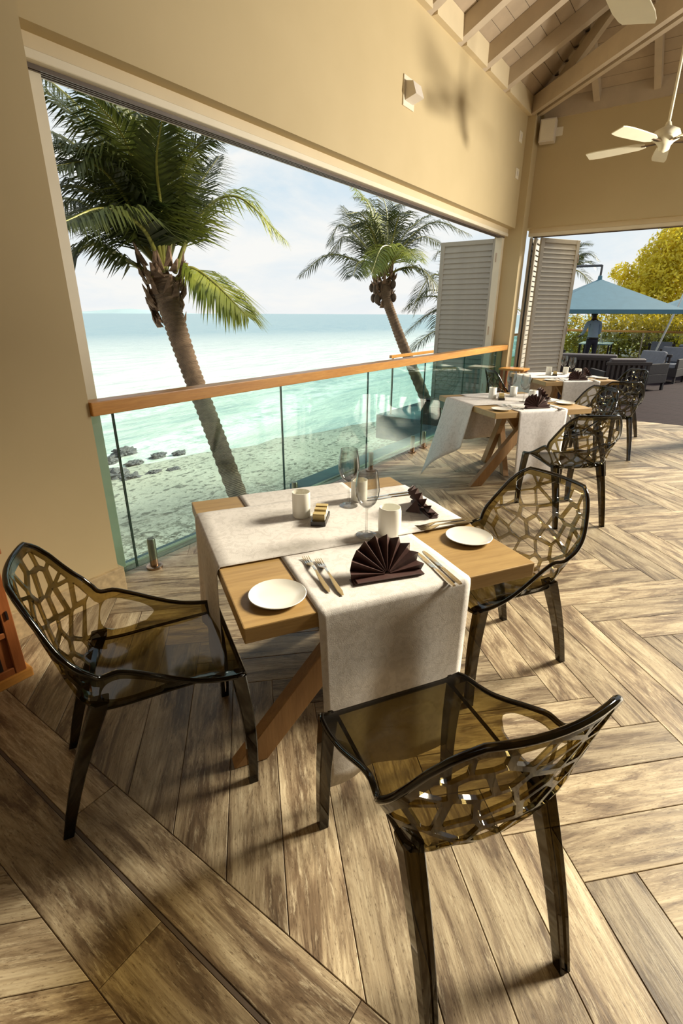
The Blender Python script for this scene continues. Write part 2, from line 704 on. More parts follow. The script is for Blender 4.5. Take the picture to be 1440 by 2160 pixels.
def plank_mesh(items, name):
    vs, fs, uvs = [], [], []
    for p, ang, org in items:
        if area(p) and sum(p[i][0] * p[(i + 1) % len(p)][1] - p[(i + 1) % len(p)][0] * p[i][1] for i in range(len(p))) < 0:
            p = p[::-1]
        cx, cy = sum(a for a, b in p) / len(p), sum(b for a, b in p) / len(p)
        n = len(vs)
        k = len(p)
        rings = []
        for sh, z in ((.0012, -.006), (.0012, -.0012), (.0026, 0.0)):
            q = p
            for i in range(k):
                a, b = p[i], p[(i + 1) % k]
                ex, ey = b[0] - a[0], b[1] - a[1]
                ln = math.hypot(ex, ey)
                if ln < 1e-6:
                    continue
                nx, ny = ey / ln, -ex / ln
                q = clip(q, nx, ny, nx * a[0] + ny * a[1] - sh)
            if len(q) != k:
                q = [(cx + (a - cx) * (1 - sh * 12), cy + (b - cy) * (1 - sh * 12)) for a, b in p]
            else:
                j = min(range(k), key=lambda t: (q[t][0] - p[0][0]) ** 2 + (q[t][1] - p[0][1]) ** 2)
                q = q[j:] + q[:j]
            rings.append([(a, b, z) for a, b in q])
        for rg in rings:
            vs += rg
        for r_ in range(2):
            for i in range(k):
                fs.append((n + r_ * k + i, n + r_ * k + (i + 1) % k, n + (r_ + 1) * k + (i + 1) % k, n + (r_ + 1) * k + i))
        fs.append(tuple(n + 2 * k + i for i in range(k)))
        c, s_ = math.cos(ang), math.sin(ang)
        ro = (hash((round(org[0], 2), round(org[1], 2))) % 997) * .37
        for vx, vy, vz in vs[n:]:
            uvs.append(((vx - org[0]) * c + (vy - org[1]) * s_ + ro, -(vx - org[0]) * s_ + (vy - org[1]) * c + ro * .3))
    me = bpy.data.meshes.new(name)
    me.from_pydata(vs, [], fs)
    ul = me.uv_layers.new(name='UVMap')
    for lp in me.loops:
        ul.data[lp.index].uv = uvs[lp.vertex_index]
    me.update()
    return me


def vis(p):
    best = 0
    for a, b in p:
        x_, y_ = px((a, b, 0))
        if -40 < x_ < 1480 and 600 < y_ < 2200:
            dd = (Vector((a, b, 0)) - CAM).length
            best = max(best, 1 / dd)
    return best


planks.sort(key=lambda t: -vis(t[0]))
nvis = min(298, sum(1 for t in planks if vis(t[0]) > 0))
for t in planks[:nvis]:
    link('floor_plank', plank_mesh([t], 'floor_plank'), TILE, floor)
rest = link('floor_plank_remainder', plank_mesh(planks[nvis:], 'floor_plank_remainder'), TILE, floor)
rest['kind'] = 'stuff'
G().box(JX - .005, JX + .005, FL_Y0, FL_Y1 - .1, -.006, -.0015).build('expansion_joint', DARKTRK, floor)
tr = G()
for y in (2.845, 2.862):
    tr.box(1.42, 8.1, y, y + .006, -.01, .006)
tr.build('threshold_track', WHITEP, floor)

# ---------------------------------------------------------------- setting: walls
PX1 = 1.393
WL = struct(G().box(-3.0, PX1, 2.58, 2.95, .0, 4.02).build('wall_left', PAINT))
struct(G().box(-3.0, PX1 + .022, 2.555, 2.9, 0, .158).build('baseboard_left', STONE, bevel=.004))
struct(G().box(PX1, 8.12, 2.66, 2.95, 2.70, 4.015).build('wall_above_window', PAINT))
hd = struct(G().box(PX1, 8.12, 2.757, 2.95, 2.64, 2.70).build('trim_1', TRIMP))
G().box(PX1, 8.12, 2.750, 2.93, 2.603, 2.642).build('lower_fascia', WHITEP, hd, bevel=.003)
t_ = G()
for k in range(4):
    t_.box(PX1 + .05, 8.10, 2.795 + k * .022, 2.803 + k * .022, 2.585, 2.604)
t_.build('sliding_track', DARKTRK, hd)
win = struct(G().box(PX1, 1.50, 2.80, 2.90, 0, 2.60).build('window_1', WHITEP, bevel=.004))
G().box(1.505, 1.585, 2.83, 2.90, 0, 2.595).build('jamb_strip', WHITEP, win, bevel=.004)
for z in (2.22, 1.62, .98):
    lk = G().box(1.432, 1.446, 2.796, 2.80, z - .07, z + .07)
    k = lk.build('latch_plate', BRONZE, win)
G().box(8.03, 8.12, 2.80, 2.90, 0, 2.60).build('jamb_strip', WHITEP, win, bevel=.004)
pil = struct(G().box(8.12, 8.345, 2.551, 2.95, 0, 4.04).build('wall_corner_pillar', PAINT, bevel=.004))
FX = 8.33
struct(G().box(FX, FX + .3, -.35, 2.62, 2.72, 4.06).build('wall_far', PAINT))
struct(G().box(FX - .02, FX + .26, -.57, -.35, 0, 4.2).build('wall_far_column', PAINT, bevel=.004))
ft = struct(G().box(FX + .09, FX + .3, -.35, 2.551, 2.66, 2.72).build('trim_2', TRIMP))
G().box(FX + .085, FX + .27, -.35, 2.551, 2.618, 2.662).build('lower_fascia', WHITEP, ft, bevel=.003)
G().box(FX + .15, FX + .16, -.35, 2.5, 2.604, 2.619).build('sliding_track', DARKTRK, ft)
struct(G().box(-3.2, 4.2, -2.75, -2.55, 0, 5.0).build('wall_right_light_block', PAINT))  # unseen wall, added to cut the light reaching the far wall
struct(G().box(-3.2, -3.0, -2.6, 2.9, 0, 4.1).build('wall_back', PAINT))

# ---------------------------------------------------------------- ceiling: hip roof on painted rafters
ZB, SLP, RIDGE_Y = 4.015, .5, -1.7
ceil = struct(thing('ceiling', 'painted timber hip roof with exposed rafters and boards', 'ceiling'))
HIPC = FX - 2.66                      # y = x - HIPC on the hip line


def zl(y):
    return ZB + .175 + SLP * (2.66 - y)


def zf(x_):
    return ZB + .175 + SLP * (FX - x_)


bw = .135
y = 2.75
while y > RIDGE_Y:
    yb = y - bw + .006
    xe = FX - (2.66 - (y + yb) / 2)
    g = G()
    g.add([(-3.2, y, zl(y)), (xe, y, zl(y)), (xe, yb, zl(yb)), (-3.2, yb, zl(yb)),
           (-3.2, y, zl(y) + .02), (xe, y, zl(y) + .02), (xe, yb, zl(yb) + .02), (-3.2, yb, zl(yb) + .02)],
          [(0, 1, 2, 3), (7, 6, 5, 4), (0, 4, 5, 1), (1, 5, 6, 2), (2, 6, 7, 3), (3, 7, 4, 0)])
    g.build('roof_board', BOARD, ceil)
    y -= bw
x = FX + .1
while x > FX - (2.66 - RIDGE_Y):
    xb = x - bw + .006
    ys = 2.66 - (FX - (x + xb) / 2)
    g = G()
    g.add([(x, RIDGE_Y, zf(x)), (x, ys, zf(x)), (xb, ys, zf(xb)), (xb, RIDGE_Y, zf(xb)),
           (x, RIDGE_Y, zf(x) + .02), (x, ys, zf(x) + .02), (xb, ys, zf(xb) + .02), (xb, RIDGE_Y, zf(xb) + .02)],
          [(3, 2, 1, 0), (4, 5, 6, 7), (1, 5, 4, 0), (2, 6, 5, 1), (3, 7, 6, 2), (0, 4, 7, 3)])
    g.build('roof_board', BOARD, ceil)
    x -= bw
G().add([(-3.2, 3.0, zl(3.0) + .03), (FX + .4, 3.0, zl(3.0) + .03), (FX - (2.66 - RIDGE_Y), RIDGE_Y, zl(RIDGE_Y) + .03), (-3.2, RIDGE_Y, zl(RIDGE_Y) + .03),
         (FX + .4, RIDGE_Y, zf(FX + .4) + .03)],
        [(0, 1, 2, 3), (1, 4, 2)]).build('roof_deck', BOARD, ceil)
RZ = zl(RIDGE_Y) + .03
G().add([(-3.2, RIDGE_Y, RZ), (FX - (2.66 - RIDGE_Y), RIDGE_Y, RZ), (FX - 2.4, -3.6, RZ - .95), (-3.2, -3.6, RZ - .95)], [(0, 1, 2, 3)]).build('roof_deck', BOARD, ceil)  # unseen second slope, added to cut sky light into the room


def rafter(a, b, w_, h_, name='rafter', mat=RAFT):
    """plumb-cut bar with vertical sides"""
    a, b = Vector(a), Vector(b)
    d = Vector((b.x - a.x, b.y - a.y, 0)).normalized()
    n_ = Vector((-d.y, d.x, 0)) * (w_ / 2)
    vs = []
    for p in (a, b):
        vs += [p - n_, p + n_, p + n_ + Vector((0, 0, h_)), p - n_ + Vector((0, 0, h_))]
    return G().add(vs, [(3, 2, 1, 0), (4, 5, 6, 7), (0, 1, 5, 4), (1, 2, 6, 5), (2, 3, 7, 6), (3, 0, 4, 7)]).build(name, mat, ceil)


rx = [7.13 - .6715 * k for k in range(14)]
for x in rx:
    ye = max(RIDGE_Y, 2.66 - (FX - x) + .06)
    rafter((x, 2.66, ZB), (x, ye, ZB + SLP * (2.66 - ye)), .10, .172)
for a, b in zip(rx[1:] + [rx[-1] - .67], rx):
    G().box(a + .05, b - .05, 2.60, 2.66, ZB, ZB + .20).build('blocking', TRIMP, ceil)
G().box(rx[0] + .05, 8.1, 2.60, 2.66, ZB, ZB + .20).build('blocking', TRIMP, ceil)
for k in range(6):
    yy = 1.86 - .67 * k
    xe = max(FX - (2.66 - yy) + .06, FX - 4.3)
    rafter((FX - .03, yy, ZB + .07), (xe, yy, ZB + .07 + SLP * (FX - xe - .03) - .0), .075, .115)
G().box(FX - .03, FX + .05, -1.0, 2.5, ZB - .02, ZB + .19).build('wall_plate', RAFT, ceil)
rafter((8.12, 2.45, ZB + .04), (FX - 4.3, 2.66 - 4.3, ZB + .06 + SLP * 4.26), .06, .15, 'hip_rafter')
for s_ in (-1, 1):
    o_ = Vector((1, -1, 0)) * (q2 * .055 * s_)
    G().beam(Vector((8.16, 2.58, 4.115)) + o_, Vector((4.4, -1.18, 4.115)) + o_, .062, .19).build('tie_beam', RAFT, ceil)
G().beam(Vector((8.10, 2.52, 4.14)), Vector((4.4, -1.18, 4.14)), .05, .12).build('tie_beam_core', RAFT, ceil)

# ---------------------------------------------------------------- glass balustrade, rail, spigots
gb = thing('glass_balustrade', 'frameless glass balustrade with teak handrail along the sea window', 'balustrade', (0, 2.64, 0))
jx = [1.40, 1.55, 2.95, 4.21, 5.44, 6.62, 7.84, 8.115]
for a, b in zip(jx, jx[1:]):
    p = G().box(a + .005, b - .005, -.006, .006, .075, 1.05).build('glass_panel', GLASS, gb)
    G().box(a + .0035, a + .0050, -.006, .006, .075, 1.05).build('pane_edge', GEDGE, p)
    G().box(b - .0050, b - .0035, -.006, .006, .075, 1.05).build('pane_edge', GEDGE, p)
G().box(1.395, 8.118, -.08, .03, 1.045, 1.118).build('handrail', RAILW, gb, bevel=.006)
sx = [1.69, 2.8, 3.12, 4.08, 4.36, 5.30, 5.60, 6.48, 6.78, 7.7]
for x in sx:
    s_ = G().lathe([(0, .0), (.052, .0), (.052, .014), (.046, .018), (.026, .018), (.026, .20), (.022, .206), (0, .206)], 20, (x, .035, 0)).build('spigot', BRONZE, gb, smooth=40)

# ---------------------------------------------------------------- shutters
def shutter(label, p0, p1, z0, z1, nsl, tilt=.6):
    p0, p1 = Vector((*p0, 0)), Vector((*p1, 0))
    wdt = (p1 - p0).length
    rz = math.atan2(p1.y - p0.y, p1.x - p0.x)
    t = thing('louvred_shutter', label, 'shutter', (p0.x, p0.y, 0), rz)
    for a, b in ((0, .065), (wdt - .065, wdt)):
        G().box(a, b, -.018, .018, z0, z1).build('stile', SHUT, t, bevel=.003)
    for a, b in ((z0, z0 + .11), (z1 - .06, z1)):
        G().box(.065, wdt - .065, -.016, .016, a, b).build('rail', SHUT, t, bevel=.003)
    n = nsl
    pit = (z1 - z0 - .17) / n
    base = None
    for k in range(n):
        zc = z0 + .11 + pit * (k + .5)
        g = G().add([(x_, y_, z_) for x_ in (.065, wdt - .065) for y_, z_ in ((-.016, -pit * .70), (-.011, -pit * .74), (.014, pit * .64), (.009, pit * .68))],
                    [(0, 1, 2, 3), (7, 6, 5, 4), (0, 4, 5, 1), (1, 5, 6, 2), (2, 6, 7, 3), (3, 7, 4, 0)])
        if base is None:
            base = g.build('slat', SHUT, t)
            base.location = (0, 0, zc)
        else:
            o = base.copy()
            COL.objects.link(o)
            o.location = (0, 0, zc)
            o.parent = t
    for z in (z1 - .25, (z0 + z1) / 2, z0 + .4):
        G().box(wdt - .006, wdt + .010, -.024, -.014, z - .06, z + .06).build('hinge', BRONZE, t)
    return t


shutter('grey louvred shutter folded outside the sea window above the balustrade end', (8.05, 3.76), (8.05, 2.87), .06, 2.58, 32)
shutter('grey louvred shutter leaf opened out into the terrace doorway', (8.46, 2.37), (9.10, 1.97), .03, 2.60, 38)
shutter('edge-on shutter leaf folded nearest the corner pillar', (8.42, 2.505), (9.12, 2.60), .03, 2.60, 34)
shutter('edge-on shutter leaf folded between the pillar leaf and the opened leaf', (8.43, 2.445), (9.13, 2.50), .03, 2.60, 34)

# ---------------------------------------------------------------- wall fittings
fit = thing('wall_light', 'small square up and down light on the wall above the sea window', 'light', (4.80, 2.66, 3.36))
G().box(-.10, .10, -.012, 0, -.11, .11).build('back_plate', WHITEP, fit, bevel=.003)
G().add([(-.075, -.012, -.07), (.075, -.012, -.07), (.075, -.012, .07), (-.075, -.012, .07), (-.075, -.12, -.04), (.075, -.12, -.04), (.075, -.085, .055), (-.075, -.085, .055)],
        [(0, 1, 5, 4), (4, 5, 6, 7), (7, 6, 2, 3), (1, 2, 6, 5), (0, 4, 7, 3)]).build('housing', PLASTIC, fit)
for i, (x, z, lb) in enumerate(((7.90, 3.74, 'small white wall plate high beside the corner pillar'), (7.92, 3.33, 'white wall socket plate below another plate beside the corner pillar'))):
    sw = thing('wall_plate_switch', lb, 'switch', (x, 2.66, z))
    G().box(-.06, .06, -.010, 0, -.06, .06).build('cover', WHITEP, sw, bevel=.002)
    G().box(-.02, .02, -.016, -.010, -.025, .025).build('rocker', PLASTIC, sw)
sp = thing('wall_speaker', 'white box loudspeaker on a bracket at the top of the far wall', 'speaker', (FX, 2.42, 3.84), R(8))
G().box(-.16, -.02, -.10, .10, -.13, .13).build('cabinet', PLASTIC, sp, bevel=.008)
G().box(-.166, -.160, -.085, .085, -.115, .115).build('grille', WHITEP, sp, bevel=.002)
G().box(-.03, .0, -.18, -.06, -.05, .05).build('bracket', WHITEP, sp, bevel=.003)


# ---------------------------------------------------------------- ceiling fans
def blade_mesh(sl=1.0, sw=1.0):
    g = G()
    prof = [(.16, .030), (.22, .052), (.40, .062), (.56, .066), (.64, .060), (.67, .052)]
    prof = [(a * sl, b * sw) for a, b in prof]
    top, bot = [], []
    for r_, h in prof:
        for z, arr in ((.004, top), (-.004, bot)):
            arr += [(r_, -h, z - h * .22), (r_, h, z + h * .22)]
    vs = top + bot
    n = len(top)
    fs = []
    for i in range(len(prof) - 1):
        a = i * 2
        fs.append((a, a + 2, a + 3, a + 1))
        fs.append((n + a + 1, n + a + 3, n + a + 2, n + a))
        fs.append((a, n + a, n + a + 2, a + 2))
        fs.append((a + 1, a + 3, n + a + 3, n + a + 1))
    fs += [(1, n + 1, n, 0), (n - 2, 2 * n - 2, 2 * n - 1, n - 1)]
    return g.add(vs, fs)


def fan(label, loc, top, ang0, sl=1.0, sw=1.0, nb_=5):
    t = thing('ceiling_fan', label, 'fan', loc, 0)
    G().lathe([(.012, .12), (.012, top - loc[2])], 12).build('down_rod', FANM, t, smooth=60)
    G().lathe([(0, .15), (.02, .15), (.03, .12), (.06, .105), (.10, .085), (.115, .05), (.11, .02), (.07, -.005), (.05, -.03), (.045, -.06), (.02, -.075), (0, -.078)], 28).build('motor_housing', FANM, t, smooth=50)
    G().lathe([(0, top - loc[2]), (.07, top - loc[2]), (.05, top - loc[2] - .07), (.012, top - loc[2] - .09)], 20).build('canopy_cup', FANM, t, smooth=50)
    for k in range(nb_):
        a = ang0 + k * 2 * math.pi / nb_
        b = blade_mesh(sl, sw).build('blade', FANM, t, smooth=40)
        b.rotation_euler = (0, 0, a)
        h = G().beam((.07, 0, .0), (.19, 0, -.002), .035, .008).build('blade_iron', BRONZE, t)
        h.rotation_euler = (0, 0, a)
    return t


fp = at(1402, 300, 4.5)
tipv = onz(1229, 338, fp.z - .02) - fp
fan('cream ceiling fan with five blades hanging on a long rod before the far wall', tuple(fp), 5.05, math.atan2(tipv.y, tipv.x))
t1, t2 = onz(1306, 64, 3.02), onz(1379, 26, 3.02)
mid = (t1 + t2) / 2
inw = (onz(1274, 0, 3.02) - t1 + onz(1367, 0, 3.02) - t2).normalized()
hub = mid + inw * .80
hub.z = 3.03
fan('cream ceiling fan with only a blade end showing in front of the tie beam', tuple(hub), min(zl(hub.y), 6.0), math.atan2(-inw.y, -inw.x), 1.27, 1.6, 3)


# ---------------------------------------------------------------- chairs
def make_chair(name, label, loc, rz):
    rnd = random.Random(11)
    prof = catmull([(0, .285, .423), (0, .262, .437), (0, .10, .430), (0, -.08, .419), (0, -.165, .432), (0, -.212, .495), (0, -.240, .60), (0, -.268, .72), (0, -.298, .835)], 10)
    ln = [0]
    for a, b in zip(prof, prof[1:]):
        ln.append(ln[-1] + (b - a).length)
    TM = ln[-1]
    ys, zs = [p.y for p in prof], [p.z for p in prof]
    HW = [(0, .205), (.012, .222), (.03, .234), (.15, .246), (.28, .270), (.40, .286), (.52, .288), (.62, .276), (.72, .252), (.80, .222), (.85, .192), (TM - .012, .165), (TM, .145)]
    SL = [(0, .12), (.1, .35), (.2, .85), (.30, 1.35), (.40, 1.5), (.50, 1.15), (.60, .65), (.74, .1), (2, 0)]
    WR = [(0, 0), (.30, 0), (.42, .55), (.55, 1.1), (.75, 1.0), (2, .9)]

    def smo(t, tab, k=.035):
        return sum(lerp(t + d_ * k, tab) * w_ for d_, w_ in ((-1.6, .1), (-.8, .22), (0, .36), (.8, .22), (1.6, .1)))

    def surf(s, t):
        y_, z_ = float(np.interp(t, ln, ys)), float(np.interp(t, ln, zs))
        a = abs(s)
        f = max(0, a - .180)
        sl_ = smo(t, SL)
        z_ += f * sl_ * 1.05
        x_ = math.copysign(a - f * (1 - 1 / math.sqrt(1 + sl_ * sl_)), s)
        y_ += smo(t, WR) * a * a
        z_ -= .012 * max(0, 1 - (s / .18) ** 2) * max(0, min(1, t / .1)) * max(0, min(1, (.42 - t) / .1))
        return Vector((x_, y_, z_))

    outl = []
    ts = list(np.linspace(0, TM, 44))
    for t in ts:
        outl.append((smo(t, HW, .02) if .08 < t < TM - .10 else lerp(t, HW), float(t)))
    outl += [(s, TM + .004) for s in np.linspace(.12, -.12, 9)]
    outl += [(-a, b) for a, b in outl[:len(ts)][::-1]]
    outl += [(s, 0.0) for s in np.linspace(-.18, .18, 13)]
    # openings of the back: cells of a branching pattern
    TS = .455
    reg = []
    for t in np.linspace(TS, TM - .028, 14):
        reg.append((lerp(t, HW) - .026, float(t)))
    reg = reg + [(-a, t) for a, t in reg[::-1]]
    seeds = []
    for r_, n, mx_ in ((.085, 4, 62), (.16, 6, 72), (.24, 8, 66), (.32, 9, 52), (.40, 9, 39), (.465, 8, 28)):
        for k in range(n):
            th = R(-mx_ + 2 * mx_ * k / (n - 1)) + rnd.uniform(-.07, .07)
            rr = r_ + rnd.uniform(-.034, .034)
            seeds.append((rr * math.sin(th), .40 + rr * math.cos(th)))
    holes = []
    for i, (sx_, sy_) in enumerate(seeds):
        poly = reg[:]
        for j, (qx, qy) in enumerate(seeds):
            if i == j or not poly:
                continue
            dx, dy = qx - sx_, qy - sy_
            ln_ = math.hypot(dx, dy)
            if ln_ > .25:
                continue
            gap = .0042 + .0045 * ((i * 7 + j * 7) % 5) / 4
            poly = clip(poly, dx / ln_, dy / ln_, (dx * (sx_ + qx) + dy * (sy_ + qy)) / 2 / ln_ - gap)
        if len(poly) > 2 and area(poly) > .0003:
            q = []
            for k in range(len(poly)):
                p, nx_ = poly[k], poly[(k + 1) % len(poly)]
                if math.hypot(nx_[0] - p[0], nx_[1] - p[1]) < .004:
                    q.append(((p[0] + nx_[0]) / 2, (p[1] + nx_[1]) / 2))
                    continue
                q.append((p[0] * .92 + nx_[0] * .08, p[1] * .92 + nx_[1] * .08))
                q.append((p[0] * .08 + nx_[0] * .92, p[1] * .08 + nx_[1] * .92))
            holes.append(q)
    for sg in (-1, 1):
        q = []
        for a, t in ((.204, .265), (.226, .235), (.246, .265), (.258, .32), (.266, .38), (.266, .43), (.245, .448), (.215, .440), (.200, .40), (.198, .33)):
            q.append((sg * a, t))
        holes.append([tuple(p)[:2] for p in catmull([(a, b, 0) for a, b in q] + [(*q[0], 0)], 3)[:-1]])

    def inside(p, poly):
        c = False
        for i in range(len(poly)):
            a, b = poly[i], poly[i - 1]
            if (a[1] > p[1]) != (b[1] > p[1]) and p[0] < (b[0] - a[0]) * (p[1] - a[1]) / (b[1] - a[1]) + a[0]:
                c = not c
        return c

    pts = [Vector(p) for p in outl]
    edges = [(i, (i + 1) % len(outl)) for i in range(len(outl))]
    for h in holes:
        n = len(pts)
        pts += [Vector(p) for p in h]
        edges += [(n + i, n + (i + 1) % len(h)) for i in range(len(h))]
    for t in np.arange(.018, TM, .030):
        h = lerp(t, HW)
        for s in np.arange(-.27, .271, .030):
            p = (float(s), float(t))
            if abs(s) < h - .012 and not any(inside(p, q) for q in holes) and all(math.hypot(p[0] - q.x, p[1] - q.y) > .009 for q in pts[:len(outl)]):
                pts.append(Vector(p))
    vo, _, fo, *_r3 = delaunay_2d_cdt(pts, edges, [], 0, 1e-6)
    tris = []
    for f in fo:
        c = (sum(vo[i].x for i in f) / 3, sum(vo[i].y for i in f) / 3)
        if inside(c, outl) and not any(inside(c, h) for h in holes):
            tris.append(tuple(f))
    P3 = [surf(v.x, v.y) for v in vo]
    nrm = []
    for v in vo:
        e_ = 2e-3
        a = surf(v.x + e_, v.y) - surf(v.x - e_, v.y)
        b = surf(v.x, min(v.y + e_, TM)) - surf(v.x, max(v.y - e_, 0))
        nrm.append(a.cross(b).normalized())
    th = .0045
    n = len(P3)
    V3 = [p + k * th for p, k in zip(P3, nrm)] + [p - k * th for p, k in zip(P3, nrm)]
    cnt = {}
    for f in tris:
        for i in range(3):
            a, b = f[i], f[(i + 1) % 3]
            cnt.setdefault((min(a, b), max(a, b)), []).append((a, b, f))
    halves = {0: [], 1: []}

    def side(f):
        return 0 if sum(vo[i].y for i in f) / 3 < .44 else 1
    for f in tris:
        halves[side(f)] += [f, (f[2] + n, f[1] + n, f[0] + n)]
    for k, v in cnt.items():
        if len(v) == 1:
            a, b, f = v[0]
            halves[side(f)].append((b, a, a + n, b + n))
    t = thing(name, label, 'chair', loc, rz)
    for k, nm in ((0, 'seat'), (1, 'backrest')):
        used = sorted({i for f in halves[k] for i in f})
        mp = {i: j for j, i in enumerate(used)}
        G().add([V3[i] for i in used], [tuple(mp[i] for i in f) for f in halves[k]]).build(nm, SMOKE, t, smooth=50)
    rim = [surf(*p) for p in outl]
    rim = [p for i, p in enumerate(rim) if (p - rim[i - 1]).length > .002]
    G().tube(rim + [rim[0]], .0078, 8, cap=False).build('rim', SMOKED, t, smooth=50)

    for sg in (-1, 1):
        cre = [surf(sg * .184, tt_) - Vector((0, 0, .004)) for tt_ in np.linspace(.012, .47, 24)]
        G().tube(cre, .0058, 8).build('seat_ridge', SMOKED, t, smooth=50)

    def leg(top, foot, w0, w1, sxn):
        g = G()
        sec = [(-.5, -.5), (.5, -.5), (.5, .5), (.18, .5), (.14, .28), (-.14, .28), (-.18, .5), (-.5, .5)]
        sec = [(-.42, -.5), (.42, -.5), (.5, -.42), (.5, .42), (.42, .5), (.16, .5), (.10, .34), (-.10, .34), (-.16, .5), (-.42, .5), (-.5, .42), (-.5, -.42)]
        vs, fs = [], []
        top, foot = Vector(top), Vector(foot)
        m = len(sec)
        steps = 6
        for i in range(steps + 1):
            k = i / steps
            c = top.lerp(foot, k) + Vector((0, .012 * math.sin(k * math.pi) * (1 if top.y > 0 else -1), 0))
            w_ = w0 + (w1 - w0) * k
            for a, b in sec:
                vs.append(c + Vector((a * w_, b * w_ * (1 if top.y > 0 else -1), 0)))
        for i in range(steps):
            for j in range(m):
                fs.append((i * m + j, i * m + (j + 1) % m, (i + 1) * m + (j + 1) % m, (i + 1) * m + j))
        fs += [tuple(range(m - 1, -1, -1)), tuple(range(steps * m, steps * m + m))]
        g.add(vs, fs).build('leg', SMOKED, t, smooth=30)

    for sg in (-1, 1):
        leg((sg * .212, .262, .442), (sg * .226, .280, 0), .044, .030, sg)
        leg((sg * .178, -.128, .452), (sg * .186, -.285, 0), .050, .030, sg)
    return t


c0 = make_chair('smoked_chair', 'smoked see-through chair with branching cut-out back pulled out from the linen runner of the front table, its rear towards the room',
                (.945, .328, 0), R(-32.5))
GRP = 'smoked see-through dining chairs'
c0.scale = (1.045,) * 3
c0['group'] = GRP
c0['label'] = 'smoked clear chair tucked at the long hanging runner of the table with two wine glasses'
dup(c0, (.765, 1.36, 0), R(-120.5), 'smoked clear chair standing between the wooden cabinet and the table by the wall pier')
dup(c0, (2.065, .585, 0), R(61), 'smoked clear chair behind the bread plate opposite the chair by the wooden cabinet')
dup(c0, (4.24, .745, 0), R(-48), 'smoked clear chair at the hanging runner of the table with the wind-blown cloth')
dup(c0, (5.52, .96, 0), R(141.7 - 90), 'smoked clear chair facing the balustrade at the table with the wind-blown cloth')
dup(c0, (6.58, .82, 0), R(-57), 'smoked clear chair at the hanging runner of the table by the opened shutter')
dup(c0, (7.78, .93, 0), R(132 - 90), 'smoked clear chair at the dark deck edge beside the table by the opened shutter')
dup(c0, (6.93, 2.11, 0), R(-48 - 90), 'smoked clear chair between the glass balustrade end and the table by the opened shutter')


# ---------------------------------------------------------------- tables
TW, TD, TH, TT = 1.02, 1.07, .75, .052
TABLES = [((.791, .878), R(-32.0), 'the table by the wall pier'), ((4.353, 1.409), R(-38.3), 'the table with the wind-blown cloth'), ((6.882, 1.629), R(-47.7), 'the table by the opened shutter')]


def make_table(k):
    (ax_, ay_), ang, nm = TABLES[k]
    lab = ['square oak table laid with white runners beside the wall pier', 'square oak table whose white runner is blown out by wind', 'square oak table laid with white runners before the opened shutter'][k]
    t = thing('dining_table', lab, 'table', (ax_, ay_, 0), ang, 'square oak dining tables')
    G().box(0, TW, 0, TD, TH - TT, TH).build('table_top', TABLEW, t, bevel=.004)
    zt = TH - TT

    def bm_(a, b, w_, h_):
        a, b = Vector((*a, 0)), Vector((*b, zt))
        d = (b - a)
        hd_ = Vector((d.x, d.y, 0)).normalized()
        sd_ = Vector((-hd_.y, hd_.x, 0)) * (w_ / 2)
        hw_ = hd_ * (h_ / 2 * d.length / d.z * .92)
        vs = []
        for p in (a, b):
            vs += [p - hw_ - sd_, p + hw_ - sd_, p + hw_ + sd_, p - hw_ + sd_]
        G().add(vs, [(3, 2, 1, 0), (4, 5, 6, 7), (0, 1, 5, 4), (1, 2, 6, 5), (2, 3, 7, 6), (3, 0, 4, 7)]).build('leg', LEGW, t, bevel=.003)
    bm_((.03, .26), (.62, .26), .055, .105)
    bm_((.96, .345), (.36, .345), .055, .105)
    bm_((.52, .50), (.64, .93), .055, .105)
    bm_((.60, 1.00), (.50, .56), .055, .105)
    return t


def runner(name, label, k, axis, lo, hi, z, drop0, drop1, blow=None, seed=1):
    """cloth strip across the table; axis 'u' runs along the front edge direction"""
    (ax_, ay_), ang, nm = TABLES[k]
    span = TW if axis == 'u' else TD
    rnd = random.Random(seed)
    prof = []                       # (along, z)
    e_ = .007
    for d in np.linspace(drop0, .02, 14):
        prof.append((-e_, TH - d, -(d)))
    prof += [(-e_ * .6, TH - .004, 0), (0.006, z, 0)]
    for d in np.linspace(.05, span - .05, 16):
        prof.append((float(d), z, 0))
    prof += [(span - .006, z, 0), (span + e_ * .6, TH - .004, 0)]
    for d in np.linspace(.02, drop1, 14):
        prof.append((span + e_, TH - d, d))
    nw = 22
    vs, fs = [], []
    ph = rnd.uniform(0, 6)
    for a, zz_, hang in prof:
        for i in range(nw + 1):
            q = i / nw
            c = lo + (hi - lo) * q
            aa, cc, z2 = a, c, zz_
            if hang:
                d = abs(hang)
                sg = -1 if hang < 0 else 1
                wave = (.5 + .5 * math.sin(q * 9 + ph)) * .028 * (d / .6) + (.5 + .5 * math.sin(q * 17 + ph * 2 + d * 3)) * .008 * d / .6
                aa += sg * wave
                cc = lo + (hi - lo) * (.5 + (q - .5) * (1 - .05 * d / .6))
                if blow and sg == -1:
                    f = (d / drop0)
                    aa -= blow(f, q)[0]
                    cc += blow(f, q)[1]
                    z2 += blow(f, q)[2]
            else:
                z2 += .0011 * math.sin(a * 23 + q * 5 + ph) * math.sin(q * 11)
                z2 += .0015
            vs.append((aa, cc, z2) if axis == 'u' else (cc, aa, z2))
    m = nw + 1
    for r_ in range(len(prof) - 1):
        for i in range(nw):
            f = (r_ * m + i, r_ * m + i + 1, (r_ + 1) * m + i + 1, (r_ + 1) * m + i)
            fs.append(f if axis == 'v' else f[::-1])
    o = G().add(vs, fs).build(name, CLOTH, None, smooth=80)
    o.location = (ax_, ay_, 0)
    o.rotation_euler = (0, 0, ang)
    sm = o.modifiers.new('cloth_thickness', 'SOLIDIFY')
    sm.thickness = .0016
    sm.offset = 1
    return tag(o, label, 'table runner')


